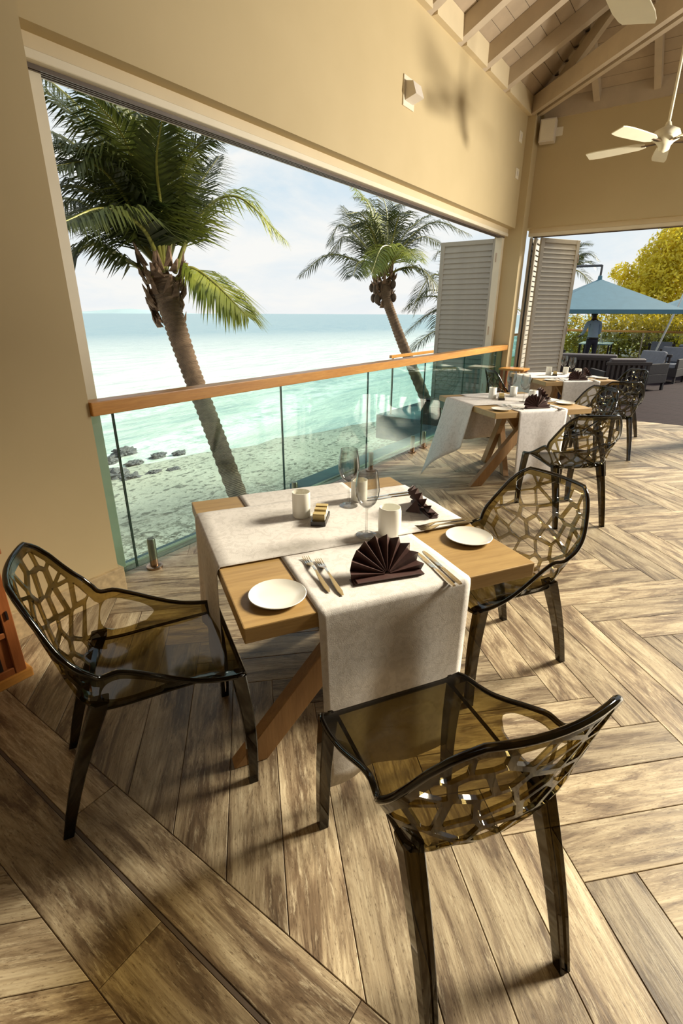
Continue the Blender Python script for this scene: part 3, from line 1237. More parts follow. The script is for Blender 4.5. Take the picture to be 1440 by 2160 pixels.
def blown(f, q):
    g = f ** 1.3
    return (.12 * f + .32 * g * q, -.12 * f * (1 - q) - .42 * g * q, .30 * f * (1 - q) ** .7)


for k in range(3):
    make_table(k)
names = ['the table by the wall pier', 'the table with the oak legs showing beside blown cloth', 'the table by the opened shutter']
runner('table_runner', 'white linen runner hanging long behind the chair at the table by the wall pier', 0, 'v', .215, .745, TH + .001, .66, .5, None, 3)
runner('table_runner', 'white linen runner crossing on top, its end hanging beside the chair by the cabinet', 0, 'u', .371, .90, TH + .0045, .52, .5, None, 5)
runner('table_runner', 'white runner hanging straight beside the crossed oak legs of the second table', 1, 'v', .235, .745, TH + .001, .66, .5, None, 8)
runner('table_runner', 'white runner blown outwards by wind towards the glass balustrade', 1, 'u', .371, .90, TH + .0045, .66, .5, blown, 9)
runner('table_runner', 'white runner hanging in front on the table by the opened shutter', 2, 'v', .235, .745, TH + .001, .60, .5, None, 12)
runner('table_runner', 'white runner crossing on top of the table by the opened shutter', 2, 'u', .371, .90, TH + .0045, .4, .5, None, 14)


# ---------------------------------------------------------------- tableware
def to_local(p):
    (ax_, ay_), ang, nm = TABLES[0]
    dx, dy = p[0] - ax_, p[1] - ay_
    c, s_ = math.cos(ang), math.sin(ang)
    return (dx * c + dy * s_, -dx * s_ + dy * c)


def to_world(k, uv_, z):
    (ax_, ay_), ang, nm = TABLES[k]
    c, s_ = math.cos(ang), math.sin(ang)
    return (ax_ + uv_[0] * c - uv_[1] * s_, ay_ + uv_[0] * s_ + uv_[1] * c, z)


ZC = TH + .0085       # on both cloths
ZC1 = TH + .0046      # on one cloth


def plate(loc, label):
    o = G().lathe([(0, .006), (.052, .006), (.070, .010), (.086, .017), (.088, .0155), (.072, .006), (.054, 0), (0, 0)], 48).build('bread_plate', PORC, None, smooth=40)
    o.location = loc
    return tag(o, label, 'plate', 'bread plates')


def fork_mesh():
    g = G()
    pts = []

    def strip(cl, w_, t_):
        vs, fs = [], []
        for (x_, y_, z_), wd in zip(cl, w_):
            vs += [(x_ - wd, y_, z_), (x_ + wd, y_, z_), (x_ + wd * .8, y_, z_ + t_), (x_ - wd * .8, y_, z_ + t_)]
        n = len(cl)
        for i in range(n - 1):
            for j in range(4):
                fs.append((i * 4 + j, i * 4 + (j + 1) % 4, i * 4 + 4 + (j + 1) % 4, i * 4 + 4 + j))
        fs += [(3, 2, 1, 0), tuple(range(n * 4 - 4, n * 4))]
        g.add(vs, fs)
    strip([(0, -.125, .002), (0, -.10, .004), (0, -.05, .006), (0, 0, .010), (0, .035, .012), (0, .05, .009), (0, .065, .006), (0, .078, .004)],
          [.004, .009, .0075, .004, .0035, .008, .0125, .0128], .0022)
    for k in range(4):
        x_ = -.0105 + .007 * k
        strip([(x_, .077, .004), (x_, .10, .003), (x_, .125, .007)], [.0021, .0019, .0012], .0018)
    return g


def knife_mesh():
    g = G()
    vs, fs = [], []
    cl = [(-.125, .006, .0), (-.10, .0085, 0), (-.02, .0065, 0), (0, .0045, 0), (.01, .0095, 0), (.08, .0105, 0), (.115, .007, 0), (.128, .001, .0)]
    for i, (y_, wd, z_) in enumerate(cl):
        t_ = .005 if i < 4 else .0022
        vs += [(-wd, y_, z_), (wd, y_, z_), (wd * .75, y_, z_ + t_), (-wd * .75, y_, z_ + t_)]
    n = len(cl)
    for i in range(n - 1):
        for j in range(4):
            fs.append((i * 4 + j, i * 4 + (j + 1) % 4, i * 4 + 4 + (j + 1) % 4, i * 4 + 4 + j))
    fs += [(3, 2, 1, 0), tuple(range(n * 4 - 4, n * 4))]
    return g.add(vs, fs)


FORK = fork_mesh().build('dinner_fork', STEEL, None, smooth=40)
KNIFE = knife_mesh().build('dinner_knife', STEEL, None, smooth=40)
first = {'f': True, 'k': True}


def cutlery(kind, loc, rz, label):
    src = FORK if kind == 'f' else KNIFE
    o = src if first[kind] else src.copy()
    if not first[kind]:
        COL.objects.link(o)
    first[kind] = False
    o.location = loc
    o.rotation_euler = (0, 0, rz)
    return tag(o, label, 'fork' if kind == 'f' else 'knife', 'dinner forks' if kind == 'f' else 'dinner knives')


def napkin(loc, rz, label, lean=52, sc=1.0):
    t = thing('folded_napkin', label, 'napkin', loc, rz, 'brown fan-folded napkins')
    g = G()
    n = 20
    up = Vector((0, math.cos(R(lean)), math.sin(R(lean))))
    nr = Vector((0, -math.sin(R(lean)), math.cos(R(lean))))
    vs, fs = [], []
    for i in range(n + 1):
        a = math.pi * (1.0 - i / n)
        a = R(-4) + (math.pi + R(8)) * (1 - i / n)
        dep = .011 if i % 2 else -.011
        for rr in (.010, .055, .098, .128):
            d = dep * (rr / .128) * 1.5
            rad = rr - (.006 if (i % 2 == 0 and rr > .09) else 0)
            p = Vector((math.cos(a) * rad, 0, 0)) + up * (math.sin(a) * rad) + nr * d + Vector((0, 0, .013))
            p.z = max(p.z, .002)
            vs.append(p * sc)
    for i in range(n):
        for j in range(3):
            fs.append((i * 4 + j, i * 4 + j + 1, i * 4 + 5 + j, i * 4 + 4 + j))
    o = G().add(vs, fs).build('fan', NAPK, t)
    m = o.modifiers.new('fold_thickness', 'SOLIDIFY')
    m.thickness = .003
    m.offset = 0
    g = G()
    for k in range(3):
        g.box((-.125 + .006 * k) * sc, (.125 - .004 * k) * sc, -.020 - .004 * k, .018, .0005 + .004 * k, .004 + .004 * k)
    g.build('base_fold', NAPK, t, bevel=.0012)
    # prop flap behind
    G().add([(-.05 * sc, .03, .001), (.05 * sc, .03, .001), (0, .10 * sc, .001), (0, .035, .06 * sc), (-.05 * sc, .028, .001), (.05 * sc, .028, .001)], [(0, 1, 2), (0, 2, 3), (1, 3, 2)]).build('stand_flap', NAPK, t)
    return t


def wine_glass(loc, label):
    t = thing('wine_glass', label, 'glass', loc, 0, 'stemmed wine glasses')
    t.scale = (1.06, 1.06, 1.2)
    G().lathe([(0, 0), (.038, 0), (.038, .0015), (.012, .005), (.0045, .010), (.0038, .05), (.0038, .085), (.006, .094)], 32).build('stem_and_foot', CRYST, t, smooth=60)
    G().lathe([(.004, .092), (.016, .097), (.032, .112), (.042, .135), (.044, .155), (.040, .185), (.034, .215), (.0335, .215), (.0392, .185), (.0432, .155), (.041, .135), (.031, .113), (.015, .0985), (.0, .096)], 36).build('bowl', CRYST, t, smooth=60)
    return t


def candle(loc, label, r_=.034, h=.085, barrel=False, clearg=False):
    t = thing('candle_tumbler', label, 'candle holder', loc, 0, 'white candle tumblers')
    if barrel:
        pr_ = [(0, 0), (r_ * .82, 0), (r_ * .95, .012), (r_, h * .45), (r_ * .97, h * .85), (r_ * .90, h), (r_ * .86, h), (r_ * .90, h * .85), (r_ * .9, h * .70)]
    else:
        pr_ = [(0, 0), (r_ * .94, 0), (r_, .006), (r_, h), (r_ * .94, h), (r_ * .94, h * .5)]
    G().lathe(pr_, 32).build('tumbler', FROST, t, smooth=40)
    G().lathe([(0, h * .70), (r_ * .93, h * .70), (r_ * .93, h * .60), (0, h * .60)], 28).build('wax', WAX if not barrel else FROST, t, smooth=40)
    G().lathe([(.0012, h * .70), (.0012, h * .70 + .008), (0, h * .70 + .008)], 8).build('wick', BLACK, t)
    return t


def caddy(loc, rz, label):
    t = thing('sugar_caddy', label, 'caddy', loc, rz, 'dark caddies with paper sachets')
    g = G().box(-.030, .030, -.062, .062, 0, .006)
    g.box(-.030, -.026, -.062, .062, .006, .018).box(.026, .030, -.062, .062, .006, .018).box(-.026, .026, -.062, -.058, .006, .018).box(-.026, .026, .058, .062, .006, .018)
    g.build('tray', BLACK, t)
    for k, (y_, h) in enumerate(((-.030, .040), (.008, .046), (.040, .050))):
        b = G().box(-.024, .024, y_ - .013, y_ + .013, .0065, h).build('sachet_stack', FROST, t, bevel=.002)
        G().box(-.0245, .0245, y_ - .0135, y_ + .0135, h + .0005, h + .004).build('paper_band', KRAFT, b)
        G().box(-.0245, .0245, y_ - .0145, y_ - .0132, .010, h).build('paper_front', KRAFT, b)
    return t


P1 = dict(plateA=(.965, .910), plateB=(1.707, .601), f1=((1.207, .994), (1.079, .804)), f2=((1.233, .969), (1.072, .737)), k1=((1.473, .653), (1.379, .548)), k2=((1.455, .672), (1.36, .545)),
          nap1=(1.262, .700), nap2=(1.868, .872), g1=(1.72, 1.165), g2=(1.498, .931), t1=(1.504, 1.257), t2=(1.814, 1.171), t3=(1.557, .864), cad=(1.512, 1.163))
sets = ['on the pier-side table', 'on the wind-blown table', 'on the shutter-side table']
for k in range(3):
    ang = TABLES[k][1]
    wh = sets[k]

    def tw(p, z=ZC):
        return to_world(k, to_local(p), z)
    plate(tw(P1['plateA'], TH + .0005), 'white bread plate on bare oak beside the forks ' + wh)
    plate(tw(P1['plateB'], TH + .0005), 'white bread plate on the far bare corner ' + wh)
    rot = ang - R(-32)
    for (a, b), nm in ((P1['f1'], 'shorter outer dinner fork beside the bread plate '), (P1['f2'], 'longer dinner fork nearer the fan napkin ')):
        m_ = ((a[0] + b[0]) / 2, (a[1] + b[1]) / 2)
        cutlery('f', tw(m_, ZC1), rot + math.atan2(a[1] - b[1], a[0] - b[0]) - R(90), nm + wh)
    for (dx, dy), nm in (((0, 0), 'dinner knife next to the standing fan napkin '), ((.024, -.012), 'outer dinner knife beside the fan napkin ')):
        cutlery('k', tw((1.405 + dx, .600 + dy), ZC1), rot + R(54) - R(90), nm + wh)
    for (c_, kind, nm) in (((1.755, .715), 'f', 'dinner fork lying across the runner by the second napkin '), ((1.772, .738), 'f', 'inner fork lying close to the second napkin '),
                           ((1.93, 1.065), 'k', 'dinner knife lying beyond the second napkin '), ((1.945, 1.09), 'k', 'outer knife lying beyond the second napkin ')):
        if k == 0 or kind == 'f':
            cutlery(kind, tw(c_), rot + R(148) - R(90), nm + wh)
    napkin(tw(P1['nap1'], ZC1), ang - R(5), 'brown napkin folded as an upright fan on the hanging runner ' + wh)
    napkin(tw(P1['nap2'], ZC), ang + R(82), 'brown fan napkin turned side-on near the second place setting ' + wh, 60, .84)
    wine_glass(tw(P1['g1']), 'empty wine glass standing farther from the hanging runner ' + wh)
    wine_glass(tw(P1['g2']), 'empty wine glass standing close to the fan napkin ' + wh)
    candle(tw(P1['t1']), 'tall straight white candle tumbler beside the sachet caddy ' + wh, .038, .108)
    candle(tw(P1['t2']), 'white candle tumbler behind the two wine glasses ' + wh, .037, .095)
    candle(tw(P1['t3']), 'rounded milky candle tumbler behind the fan napkin ' + wh, .045, .112, True)
    caddy(tw(P1['cad']), ang - R(30), 'dark tray caddy of kraft paper sachets ' + wh)

# ---------------------------------------------------------------- wooden cabinet at the left edge
cab = thing('wooden_cabinet', 'reddish wooden cabinet with small panes against the wall pier', 'cabinet', (.66, 2.24, 0), R(0))
CW, CD, CH_ = .46, .28, .62
cab.location = (.70, 2.235, 0)
g = G().box(-CW, .02, -.012, CD, 0, .045)
g.build('plinth', RAILW, cab, bevel=.006)
G().box(-CW + .02, 0, .012, CD - .01, .045, CH_).build('carcass', CABW, cab, bevel=.003)
for a, b in ((-.045, 0), (-CW + .02, -CW + .065)):
    G().box(a, b, -.004, .0115, .045, CH_).build('stile', CABW, cab, bevel=.003)
for a, b in ((.045, .08), (.235, .262), (CH_ - .05, CH_)):
    G().box(-CW + .066, -.046, -.002, .0115, a, b).build('rail', CABW, cab, bevel=.003)
G().box(-.11, -.085, .006, .0115, .081, .234).build('slot', BLACK, cab)
pn = G().box(-CW + .066, -.046, .004, .008, .263, CH_ - .051).build('pane', clear('cabinet_pane', (.8, .75, .6), (.3, .25, .2)), cab)
G().box(-CW, .02, -.015, CD, CH_, CH_ + .025).build('top', CABW, cab, bevel=.004)
G().box(-.026, -.018, -.012, -.004, .32, .36).build('latch', BLACK, cab)

# small wooden stand by the pillar
st = thing('wooden_stand', 'small brown wooden folding stand beside the corner pillar', 'stand', (8.02, 2.42, 0))
for y_ in (-.16, .14):
    for x_ in (-.03, .20):
        G().box(x_ - .02, x_ + .02, y_ - .018, y_ + .018, 0, .76).build('leg', CABW, st, bevel=.003)
G().box(-.07, .24, -.20, .18, .76, .79).build('top', RAILW, st, bevel=.004)
G().box(-.02, .19, -.175, -.145, .30, .34).build('stretcher', CABW, st, bevel=.003)
st.location = (7.93, 2.40, 0)

# ---------------------------------------------------------------- terrace beyond the far opening
DZ = -.012
deckroot = thing('terrace_deck', 'dark timber terrace deck beyond the far opening', 'deck')
struct(deckroot)
G().box(FL_X1, 30, -14, 4.45, -.5, -.045).build('deck_base', BLACK, deckroot)
x = FL_X1 + .012
while x < 24:
    G().box(x, x + .134, -14, 4.42, -.045, DZ).build('deck_board', DECK, deckroot)
    x += .140
struct(G().box(-8, FL_X1 + .0, -16, FL_Y0 - .005, -.3, -.02).build('floor_bounce_paving', PAVE))  # unseen slab, added pale to bounce sunlight into the room


def lounge_chair(loc, rz, label, w_=.72, sofa=False, cush=CUSH):
    t = thing('rattan_armchair' if not sofa else 'rattan_sofa', label, 'armchair' if not sofa else 'sofa', loc, rz)
    G().box(-w_ / 2, w_ / 2, -.36, .36, .16, .36).build('seat_frame', RATTAN, t, bevel=.01)
    for s_ in (-1, 1):
        G().box(s_ * w_ / 2 - .05 * (s_ > 0) - 0, s_ * w_ / 2 + .05 * (s_ < 0), -.36, .36, .36, .58).build('arm', RATTAN, t, bevel=.01)
        for y_ in (-.32, .30):
            G().box(s_ * (w_ / 2 - .04) - .025, s_ * (w_ / 2 - .04) + .025, y_ - .025, y_ + .025, 0, .16).build('leg', RATTAN, t)
    G().box(-w_ / 2, w_ / 2, -.40, -.36, .70, .76).build('back_rail', RATTAN, t, bevel=.006)
    n = int(w_ / .085)
    for k in range(n):
        x_ = -w_ / 2 + (k + .5) * w_ / n
        G().box(x_ - .022, x_ + .022, -.395, -.370, .16, .70).build('back_slat', RATTAN, t)
    G().box(-w_ / 2 + .06, w_ / 2 - .06, -.28, .34, .362, .46).build('seat_cushion', cush, t, bevel=.02)
    c = G().box(-w_ / 2 + .09, w_ / 2 - .09, -.06, .06, -.18, .18).build('back_cushion', cush, t, bevel=.03)
    c.location = (0, -.27, .64)
    c.rotation_euler = (R(12), 0, 0)
    return t


def lt(x, y, d):
    p = at(x, y, d)
    return (p.x, p.y, DZ)


lounge_chair((12.0, 2.2, DZ), R(-80), 'long dark rattan sofa behind the laid table by the opened shutter', 1.5, True, CUSHD)
lounge_chair((11.2, 1.35, DZ), R(-60), 'dark rattan armchair with its slatted back towards the smoked chairs', .8, False, CUSHD)
lounge_chair((13.4, 1.15, DZ), R(60), 'rattan armchair holding a slanting grey cushion at the deck aisle')
lounge_chair((15.3, .80, DZ), R(75), 'rattan armchair with a pale rolled cushion farther along the aisle')
lounge_chair((18.3, 1.2, DZ), R(95), 'dark armchair at the low table near the standing person')
lounge_chair((17.4, .35, DZ), R(250), 'slatted armchair alone on the open side of the deck aisle')
lounge_chair((14.2, 3.2, DZ), R(-100), 'dark armchair next to the folded shutter edge and parasol pole', .72, False, CUSHD)


def low_table(loc, rz, label, w_, d_, h, top):
    t = thing('terrace_table', label, 'table', loc, rz)
    G().box(-w_ / 2, w_ / 2, -d_ / 2, d_ / 2, h - .03, h).build('top', top, t, bevel=.004)
    for a in (-1, 1):
        for b in (-1, 1):
            G().box(a * (w_ / 2 - .05) - .025, a * (w_ / 2 - .05) + .025, b * (d_ / 2 - .05) - .025, b * (d_ / 2 - .05) + .025, 0, h - .03).build('leg', RATTAN, t)
    return t


GLOSSTOP = plain('glossy_dark_glass', (.03, .03, .03), .04, .05, 4, 0)
low_table((16.3, 1.95, DZ), R(10), 'low table with mirror-like glass top reflecting the tree', 1.3, .8, .45, GLOSSTOP)
low_table((18.4, 3.0, DZ), R(5), 'dining table with bluish top laid with glasses on the terrace', 1.5, .9, .74, plain('bluish_top', (.25, .40, .42), .2, .05))
for i, (dx, dy) in enumerate(((-.4, -.2), (-.1, .1), (.25, -.15), (.5, .2))):
    o = G().lathe([(0, 0), (.045, 0), (.05, .02), (.05, .11), (.046, .11), (.045, .02), (0, .015)], 16).build('water_glass', CRYST, None, smooth=40)
    o.location = (18.4 + dx, 3.0 + dy, DZ + .741)
    tag(o, 'small glass on the bluish terrace dining table', 'glass', 'glasses on the terrace dining table')


# parasols
def parasol(label, apex, half, drop, rz, mast_side):
    t = thing('cantilever_parasol', label, 'parasol', (apex.x, apex.y, DZ), rz)
    H_ = apex.z - DZ
    for tier, (hs, z0, dz_) in enumerate(((half, H_, drop), (half * .97, H_ - drop * .45, drop * .72))):
        vs = [(0, 0, z0)] + [(a * hs, b * hs, z0 - dz_) for a, b in ((-1, -1), (0, -1), (1, -1), (1, 0), (1, 1), (0, 1), (-1, 1), (-1, 0))]
        fs = [(0, 1 + (k + 1) % 8, 1 + k) for k in range(8)]
        if tier == 0:
            vs += [(a, b, c - .10) for a, b, c in vs[1:9]]
            fs += [(1 + k, 1 + (k + 1) % 8, 9 + (k + 1) % 8, 9 + k) for k in range(8)]
            cn = G().add(vs, fs).build('canopy', CANVAS, t)
    for a, b in ((-1, -1), (0, -1), (1, -1), (1, 0), (1, 1), (0, 1), (-1, 1), (-1, 0)):
        G().tube([(0, 0, H_ - .06), (a * half * .98, b * half * .98, H_ - drop - .03)], .014, 6).build('rib', POLE, t)
    G().lathe([(0, H_ + .09), (.05, H_ + .07), (.06, H_ - .02), (.04, H_ - .25), (0, H_ - .25)], 16).build('hub', CANVAS, t)
    mx_, my_ = mast_side
    G().tube([(mx_, my_, 0), (mx_, my_, H_ + .35)], .04, 10).build('mast', POLE, t, smooth=50)
    G().tube([(mx_, my_, H_ + .32), (0, 0, H_ + .32)], .03, 8).build('arm', POLE, t, smooth=50)
    G().tube([(0, 0, H_ + .33), (0, 0, H_ + .05)], .028, 8).build('drop_post', POLE, t, smooth=50)
    G().box(mx_ - .24, mx_ + .24, my_ - .24, my_ + .24, 0, .08).build('base', POLE, t, bevel=.01)
    return t


ap = at(1265, 588, 13.5)
parasol('large blue square parasol hanging from a dark arm over the terrace', ap, 1.62, .78, R(24), (.33, 1.18))
ap2 = at(1520, 600, 14.5)
parasol('blue parasol cut off behind the far wall end near the big tree', ap2, 1.62, .7, R(10), (1.8, -1.8))
for i, (a, b, d, lb) in enumerate((((1372, 726), (1440, 655), 12.5, 'slanting pale pole standing among the terrace armchairs'),)):
    p0 = at(*a, 13.6)
    o = G().tube([(p0.x, p0.y, DZ), (p0.x - .1, p0.y - .55, 2.3)], .025, 8).build('umbrella_pole', POLEW, None, smooth=50)
    tag(o, lb, 'pole')

# terrace balustrade
tb = thing('terrace_balustrade', 'glass balustrade with timber rail around the far end of the terrace', 'balustrade', (20.0, 0, DZ))
for k in range(8):
    y0 = 4.4 - k * 1.25
    G().box(-.006, .006, y0 - 1.235, y0, .06, 1.02).build('glass_panel', GLASS, tb)
    G().box(-.02, .02, y0 - .02, y0 + .02, 0, 1.02).build('post', METAL, tb)
G().box(-.04, .04, -6, 4.34, 1.03, 1.09).build('handrail', RAILW, tb, bevel=.005)
tb2 = thing('terrace_balustrade', 'glass balustrade with timber rail on the sea side of the terrace', 'balustrade', (0, 4.40, DZ))
for k in range(8):
    x0 = 9.6 + k * 1.28
    G().box(x0, x0 + 1.26, -.006, .006, .06, 1.02).build('glass_panel', GLASS, tb2)
    G().box(x0 - .02, x0 + .0, -.02, .02, 0, 1.02).build('post', METAL, tb2)
G().box(9.5, 20.0, -.04, .04, 1.03, 1.09).build('handrail', RAILW, tb2, bevel=.005)


# ---------------------------------------------------------------- person
def person():
    base = at(1252, 700, 14.2)
    t = thing('person', 'person in pale blue shirt and dark trousers standing by the terrace table', 'person', (base.x, base.y, DZ), R(-50))
    me = bpy.data.meshes.new('body')
    J = {}
    vs, es, rad = [], [], []

    def v(n, p, r_):
        J[n] = len(vs)
        vs.append(p)
        rad.append(r_)

    def ed(*ns):
        for a, b in zip(ns, ns[1:]):
            es.append((J[a], J[b]))
    v('pel', (0, 0, .92), (.145, .11))
    v('bel', (0, .02, 1.06), (.135, .10))
    v('che', (0, .05, 1.24), (.155, .11))
    v('nek0', (0, .07, 1.38), (.085, .075))
    v('nek', (0, .09, 1.45), (.052, .055))
    v('hed0', (0, .11, 1.53), (.072, .085))
    v('hed', (0, .115, 1.61), (.075, .092))
    v('top', (0, .11, 1.67), (.045, .055))
    ed('pel', 'bel', 'che', 'nek0', 'nek', 'hed0', 'hed', 'top')
    for s_, n in ((-1, 'l'), (1, 'r')):
        v('hip' + n, (s_ * .095, 0, .86), (.088, .09))
        v('kne' + n, (s_ * .10, .03 if n == 'l' else -.02, .48), (.058, .06))
        v('ank' + n, (s_ * .10, 0 if n == 'l' else -.05, .09), (.04, .042))
        v('toe' + n, (s_ * .11, .16 if n == 'l' else .10, .035), (.038, .03))
        ed('pel', 'hip' + n, 'kne' + n, 'ank' + n, 'toe' + n)
        v('sho' + n, (s_ * .19, .06, 1.35), (.062, .06))
        v('elb' + n, (s_ * .24, .05 + .06, 1.09), (.045, .045))
        v('wri' + n, (s_ * .22, .30, 1.00), (.030, .030))
        v('hnd' + n, (s_ * .20, .37, .985), (.036, .022))
        ed('nek0', 'sho' + n, 'elb' + n, 'wri' + n, 'hnd' + n)
        for k in range(4):
            v('f%d%s' % (k, n), (s_ * .20 + (k - 1.5) * .020, .445 - abs(k - 1.3) * .008, .965), (.0095, .0095))
            ed('hnd' + n, 'f%d%s' % (k, n))
        v('th' + n, (s_ * .20 - s_ * .05, .40, .985), (.010, .010))
        ed('hnd' + n, 'th' + n)
    me.from_pydata(vs, es, [])
    o = link('body', me, SKIN, t)
    m = o.modifiers.new('skin', 'SKIN')
    for i, r_ in enumerate(rad):
        me.skin_vertices[0].data[i].radius = r_
    me.skin_vertices[0].data[0].use_root = True
    s2 = o.modifiers.new('sub', 'SUBSURF')
    s2.levels = s2.render_levels = 2
    me.materials.append(SHIRT)
    me.materials.append(TROUS)
    me.materials.append(HAIR)
    dg = bpy.context.evaluated_depsgraph_get()
    dg.update()
    ev = o.evaluated_get(dg)
    m2 = bpy.data.meshes.new_from_object(ev)
    o.modifiers.clear()
    o.data = m2
    m2.materials.clear()
    for q in (SKIN, SHIRT, TROUS, HAIR):
        m2.materials.append(q)
    for p in m2.polygons:
        c = p.center
        p.use_smooth = True
        if c.z < .95 and c.y < .22:
            p.material_index = 2
            if c.z < .07:
                p.material_index = 3
        elif c.z < 1.42 and not (c.y > .20 and abs(c.x) > .1):
            p.material_index = 1
        elif c.z > 1.60 or (c.z > 1.50 and c.y < .10):
            p.material_index = 3
    # face
    for sx_ in (-1, 1):
        G().lathe([(0, .008), (.008, .005), (.010, 0), (.008, -.005), (0, -.008)], 10, (sx_ * .03, .200, 1.595)).build('eye', PORC, t)
        G().lathe([(0, .028), (.011, .015), (.014, 0), (.010, -.02), (0, -.026)], 10, (sx_ * .080, .11, 1.58)).build('ear', SKIN, t)
    G().add([(-.014, .198, 1.555), (.014, .198, 1.555), (0, .225, 1.556), (0, .200, 1.60)], [(0, 1, 2), (0, 2, 3), (1, 3, 2)]).build('nose', SKIN, t)
    G().box(-.022, .022, .190, .197, 1.524, 1.532).build('mouth', plain('lips', (.12, .05, .045), .5), t)
    G().lathe([(0, .075), (.045, .066), (.078, .035), (.086, 0), (.082, -.03)], 18, (0, .095, 1.625)).build('hair', HAIR, t, smooth=60)
    G().lathe([(.152, .93), (.158, .95), (.155, .975)], 20, (0, .005, 0)).build('belt', BLACK, t)
    return t


person()


# ---------------------------------------------------------------- palms
def frond(path, leaf_len, nleaf, rnd, parent, mat=FROND, droop=.55, r0=.022):
    pts = catmull(path, 8)
    ln = [0]
    for a, b in zip(pts, pts[1:]):
        ln.append(ln[-1] + (b - a).length)
    T_ = ln[-1]
    rr = [r0 * (1 - .85 * l / T_) for l in ln]
    rib = G().tube(pts, rr, 6)
    g = G()
    for k in range(nleaf):
        f = .16 + .84 * (k + .5) / nleaf
        d = f * T_
        i = max(0, min(len(pts) - 2, int(np.searchsorted(ln, d)) - 1))
        p = pts[i].lerp(pts[i + 1], (d - ln[i]) / max(1e-6, ln[i + 1] - ln[i]))
        tg = (pts[i + 1] - pts[i]).normalized()
        sd_ = tg.cross(Vector((0, 0, 1)))
        if sd_.length < .15:
            sd_ = tg.orthogonal()
        sd_.normalize()
        up_ = sd_.cross(tg)
        L_ = leaf_len * math.sin(math.pi * min(1, .18 + .80 * f)) ** .6 * rnd.uniform(.85, 1.08)
        for s_ in (-1, 1):
            d0 = (sd_ * s_ * 1.0 + tg * (.45 + .7 * f) + up_ * rnd.uniform(.0, .35)).normalized()
            mid_ = p + d0 * L_ * .5 + Vector((0, 0, -droop * L_ * .12))
            d1 = (d0 + Vector((0, 0, -droop * rnd.uniform(.8, 1.3)))).normalized()
            tip = mid_ + d1 * L_ * .5
            wd = d0.cross(up_).normalized() * (.011 + .008 * (1 - f)) * (leaf_len / .75)
            fold = up_ * .006
            g.add([p - wd * .5, p + wd * .5, mid_ + wd, mid_ - wd, tip, mid_ + fold], [(0, 1, 2, 3), (3, 2, 4)])
    fr = g.build('frond', mat, parent)
    rib.build('midrib', RACH, fr, smooth=60)
    return fr


def trunk(path, rads, parent, n=14):
    pts = catmull(path, 10)
    m = len(pts)
    rs = [lerp(i / (m - 1), [(k / (len(rads) - 1), r_) for k, r_ in enumerate(rads)]) for i in range(m)]
    # rings: swollen leaf scars
    fine = []
    fr_ = []
    for i in range(m - 1):
        for k in range(4):
            fine.append(pts[i].lerp(pts[i + 1], k / 4))
            r_ = rs[i] + (rs[i + 1] - rs[i]) * k / 4
            fr_.append(r_ * (1.06 if k < 2 else .97))
    g = G().tube(fine, fr_, n)
    o = g.build('trunk', TRUNK, parent, smooth=70)
    me = o.data
    ul = me.uv_layers.new(name='UVMap')
    for lp in me.loops:
        ul.data[lp.index].uv = ((lp.vertex_index % n) / n, (lp.vertex_index // n) / 9)
    return o


def palm(label, crown, base_pts, rads, fronds, leaf, nleaf, seed, extra=0, fibre=True, nuts=0, flen=2.3, droop=.55, r0=.03):
    rnd = random.Random(seed)
    t = thing('coconut_palm', label, 'palm tree', base_pts[-1], 0)
    o = Vector(base_pts[-1])
    cr_ = Vector(crown) - o
    trunk([Vector(p) - o for p in base_pts[::-1]] + [], rads[::-1], t)
    for pth, mt in fronds:
        frond([Vector(p) - o for p in pth], leaf, nleaf, rnd, t, mt, droop, r0)
    for k in range(extra):
        a = 2 * math.pi * (k + rnd.uniform(-.3, .3)) / extra
        el = rnd.uniform(.1, 1.15)
        d = Vector((math.cos(a) * math.cos(el), math.sin(a) * math.cos(el), math.sin(el)))
        L_ = flen * rnd.uniform(.8, 1.1)
        pth = [cr_, cr_ + d * L_ * .35, cr_ + d * L_ * .68 + Vector((0, 0, -.10 * L_)), cr_ + d * L_ * .95 + Vector((0, 0, -.36 * L_))]
        frond(pth, leaf, nleaf, rnd, t, FROND if rnd.random() < .7 else FRONDY, droop, r0)
    if fibre:
        top = rads[0]
        for k in range(70):
            a = rnd.uniform(0, 6.28)
            h = rnd.uniform(-.62, .16)
            sp_ = .85 + .45 * max(0, min(1, (h + .62) / .5))
            c = cr_ + Vector((math.cos(a) * top * sp_, math.sin(a) * top * sp_, h)) + (Vector(base_pts[1]) - Vector(base_pts[0])).normalized() * 0
            tip = c + Vector((math.cos(a) * rnd.uniform(.02, .14), math.sin(a) * rnd.uniform(.02, .14), rnd.uniform(.10, .28)))
            sd_ = Vector((-math.sin(a), math.cos(a), 0)) * rnd.uniform(.035, .075)
            G().add([c - sd_, c + sd_, tip + sd_ * .25, tip - sd_ * .25, c + (tip - c) * .5 + Vector((math.cos(a), math.sin(a), 0)) * .04],
                    [(0, 1, 4), (1, 2, 4), (2, 3, 4), (3, 0, 4)]).build('leaf_base', TRUNK, t)
    for k in range(nuts):
        a = rnd.uniform(0, 6.28)
        c = cr_ + Vector((math.cos(a) * rnd.uniform(.12, .32), math.sin(a) * rnd.uniform(.12, .32), rnd.uniform(-.50, -.02)))
        G().lathe([(0, .10), (.04, .08), (.065, .03), (.065, -.03), (.04, -.08), (0, -.11)], 10, tuple(c)).build('coconut', BARK, t, smooth=80)
    return t


def pxpath(pts, d0, d1):
    n = len(pts)
    return [at(x_, y_, d0 + (d1 - d0) * i / (n - 1)) for i, (x_, y_) in enumerate(pts)]


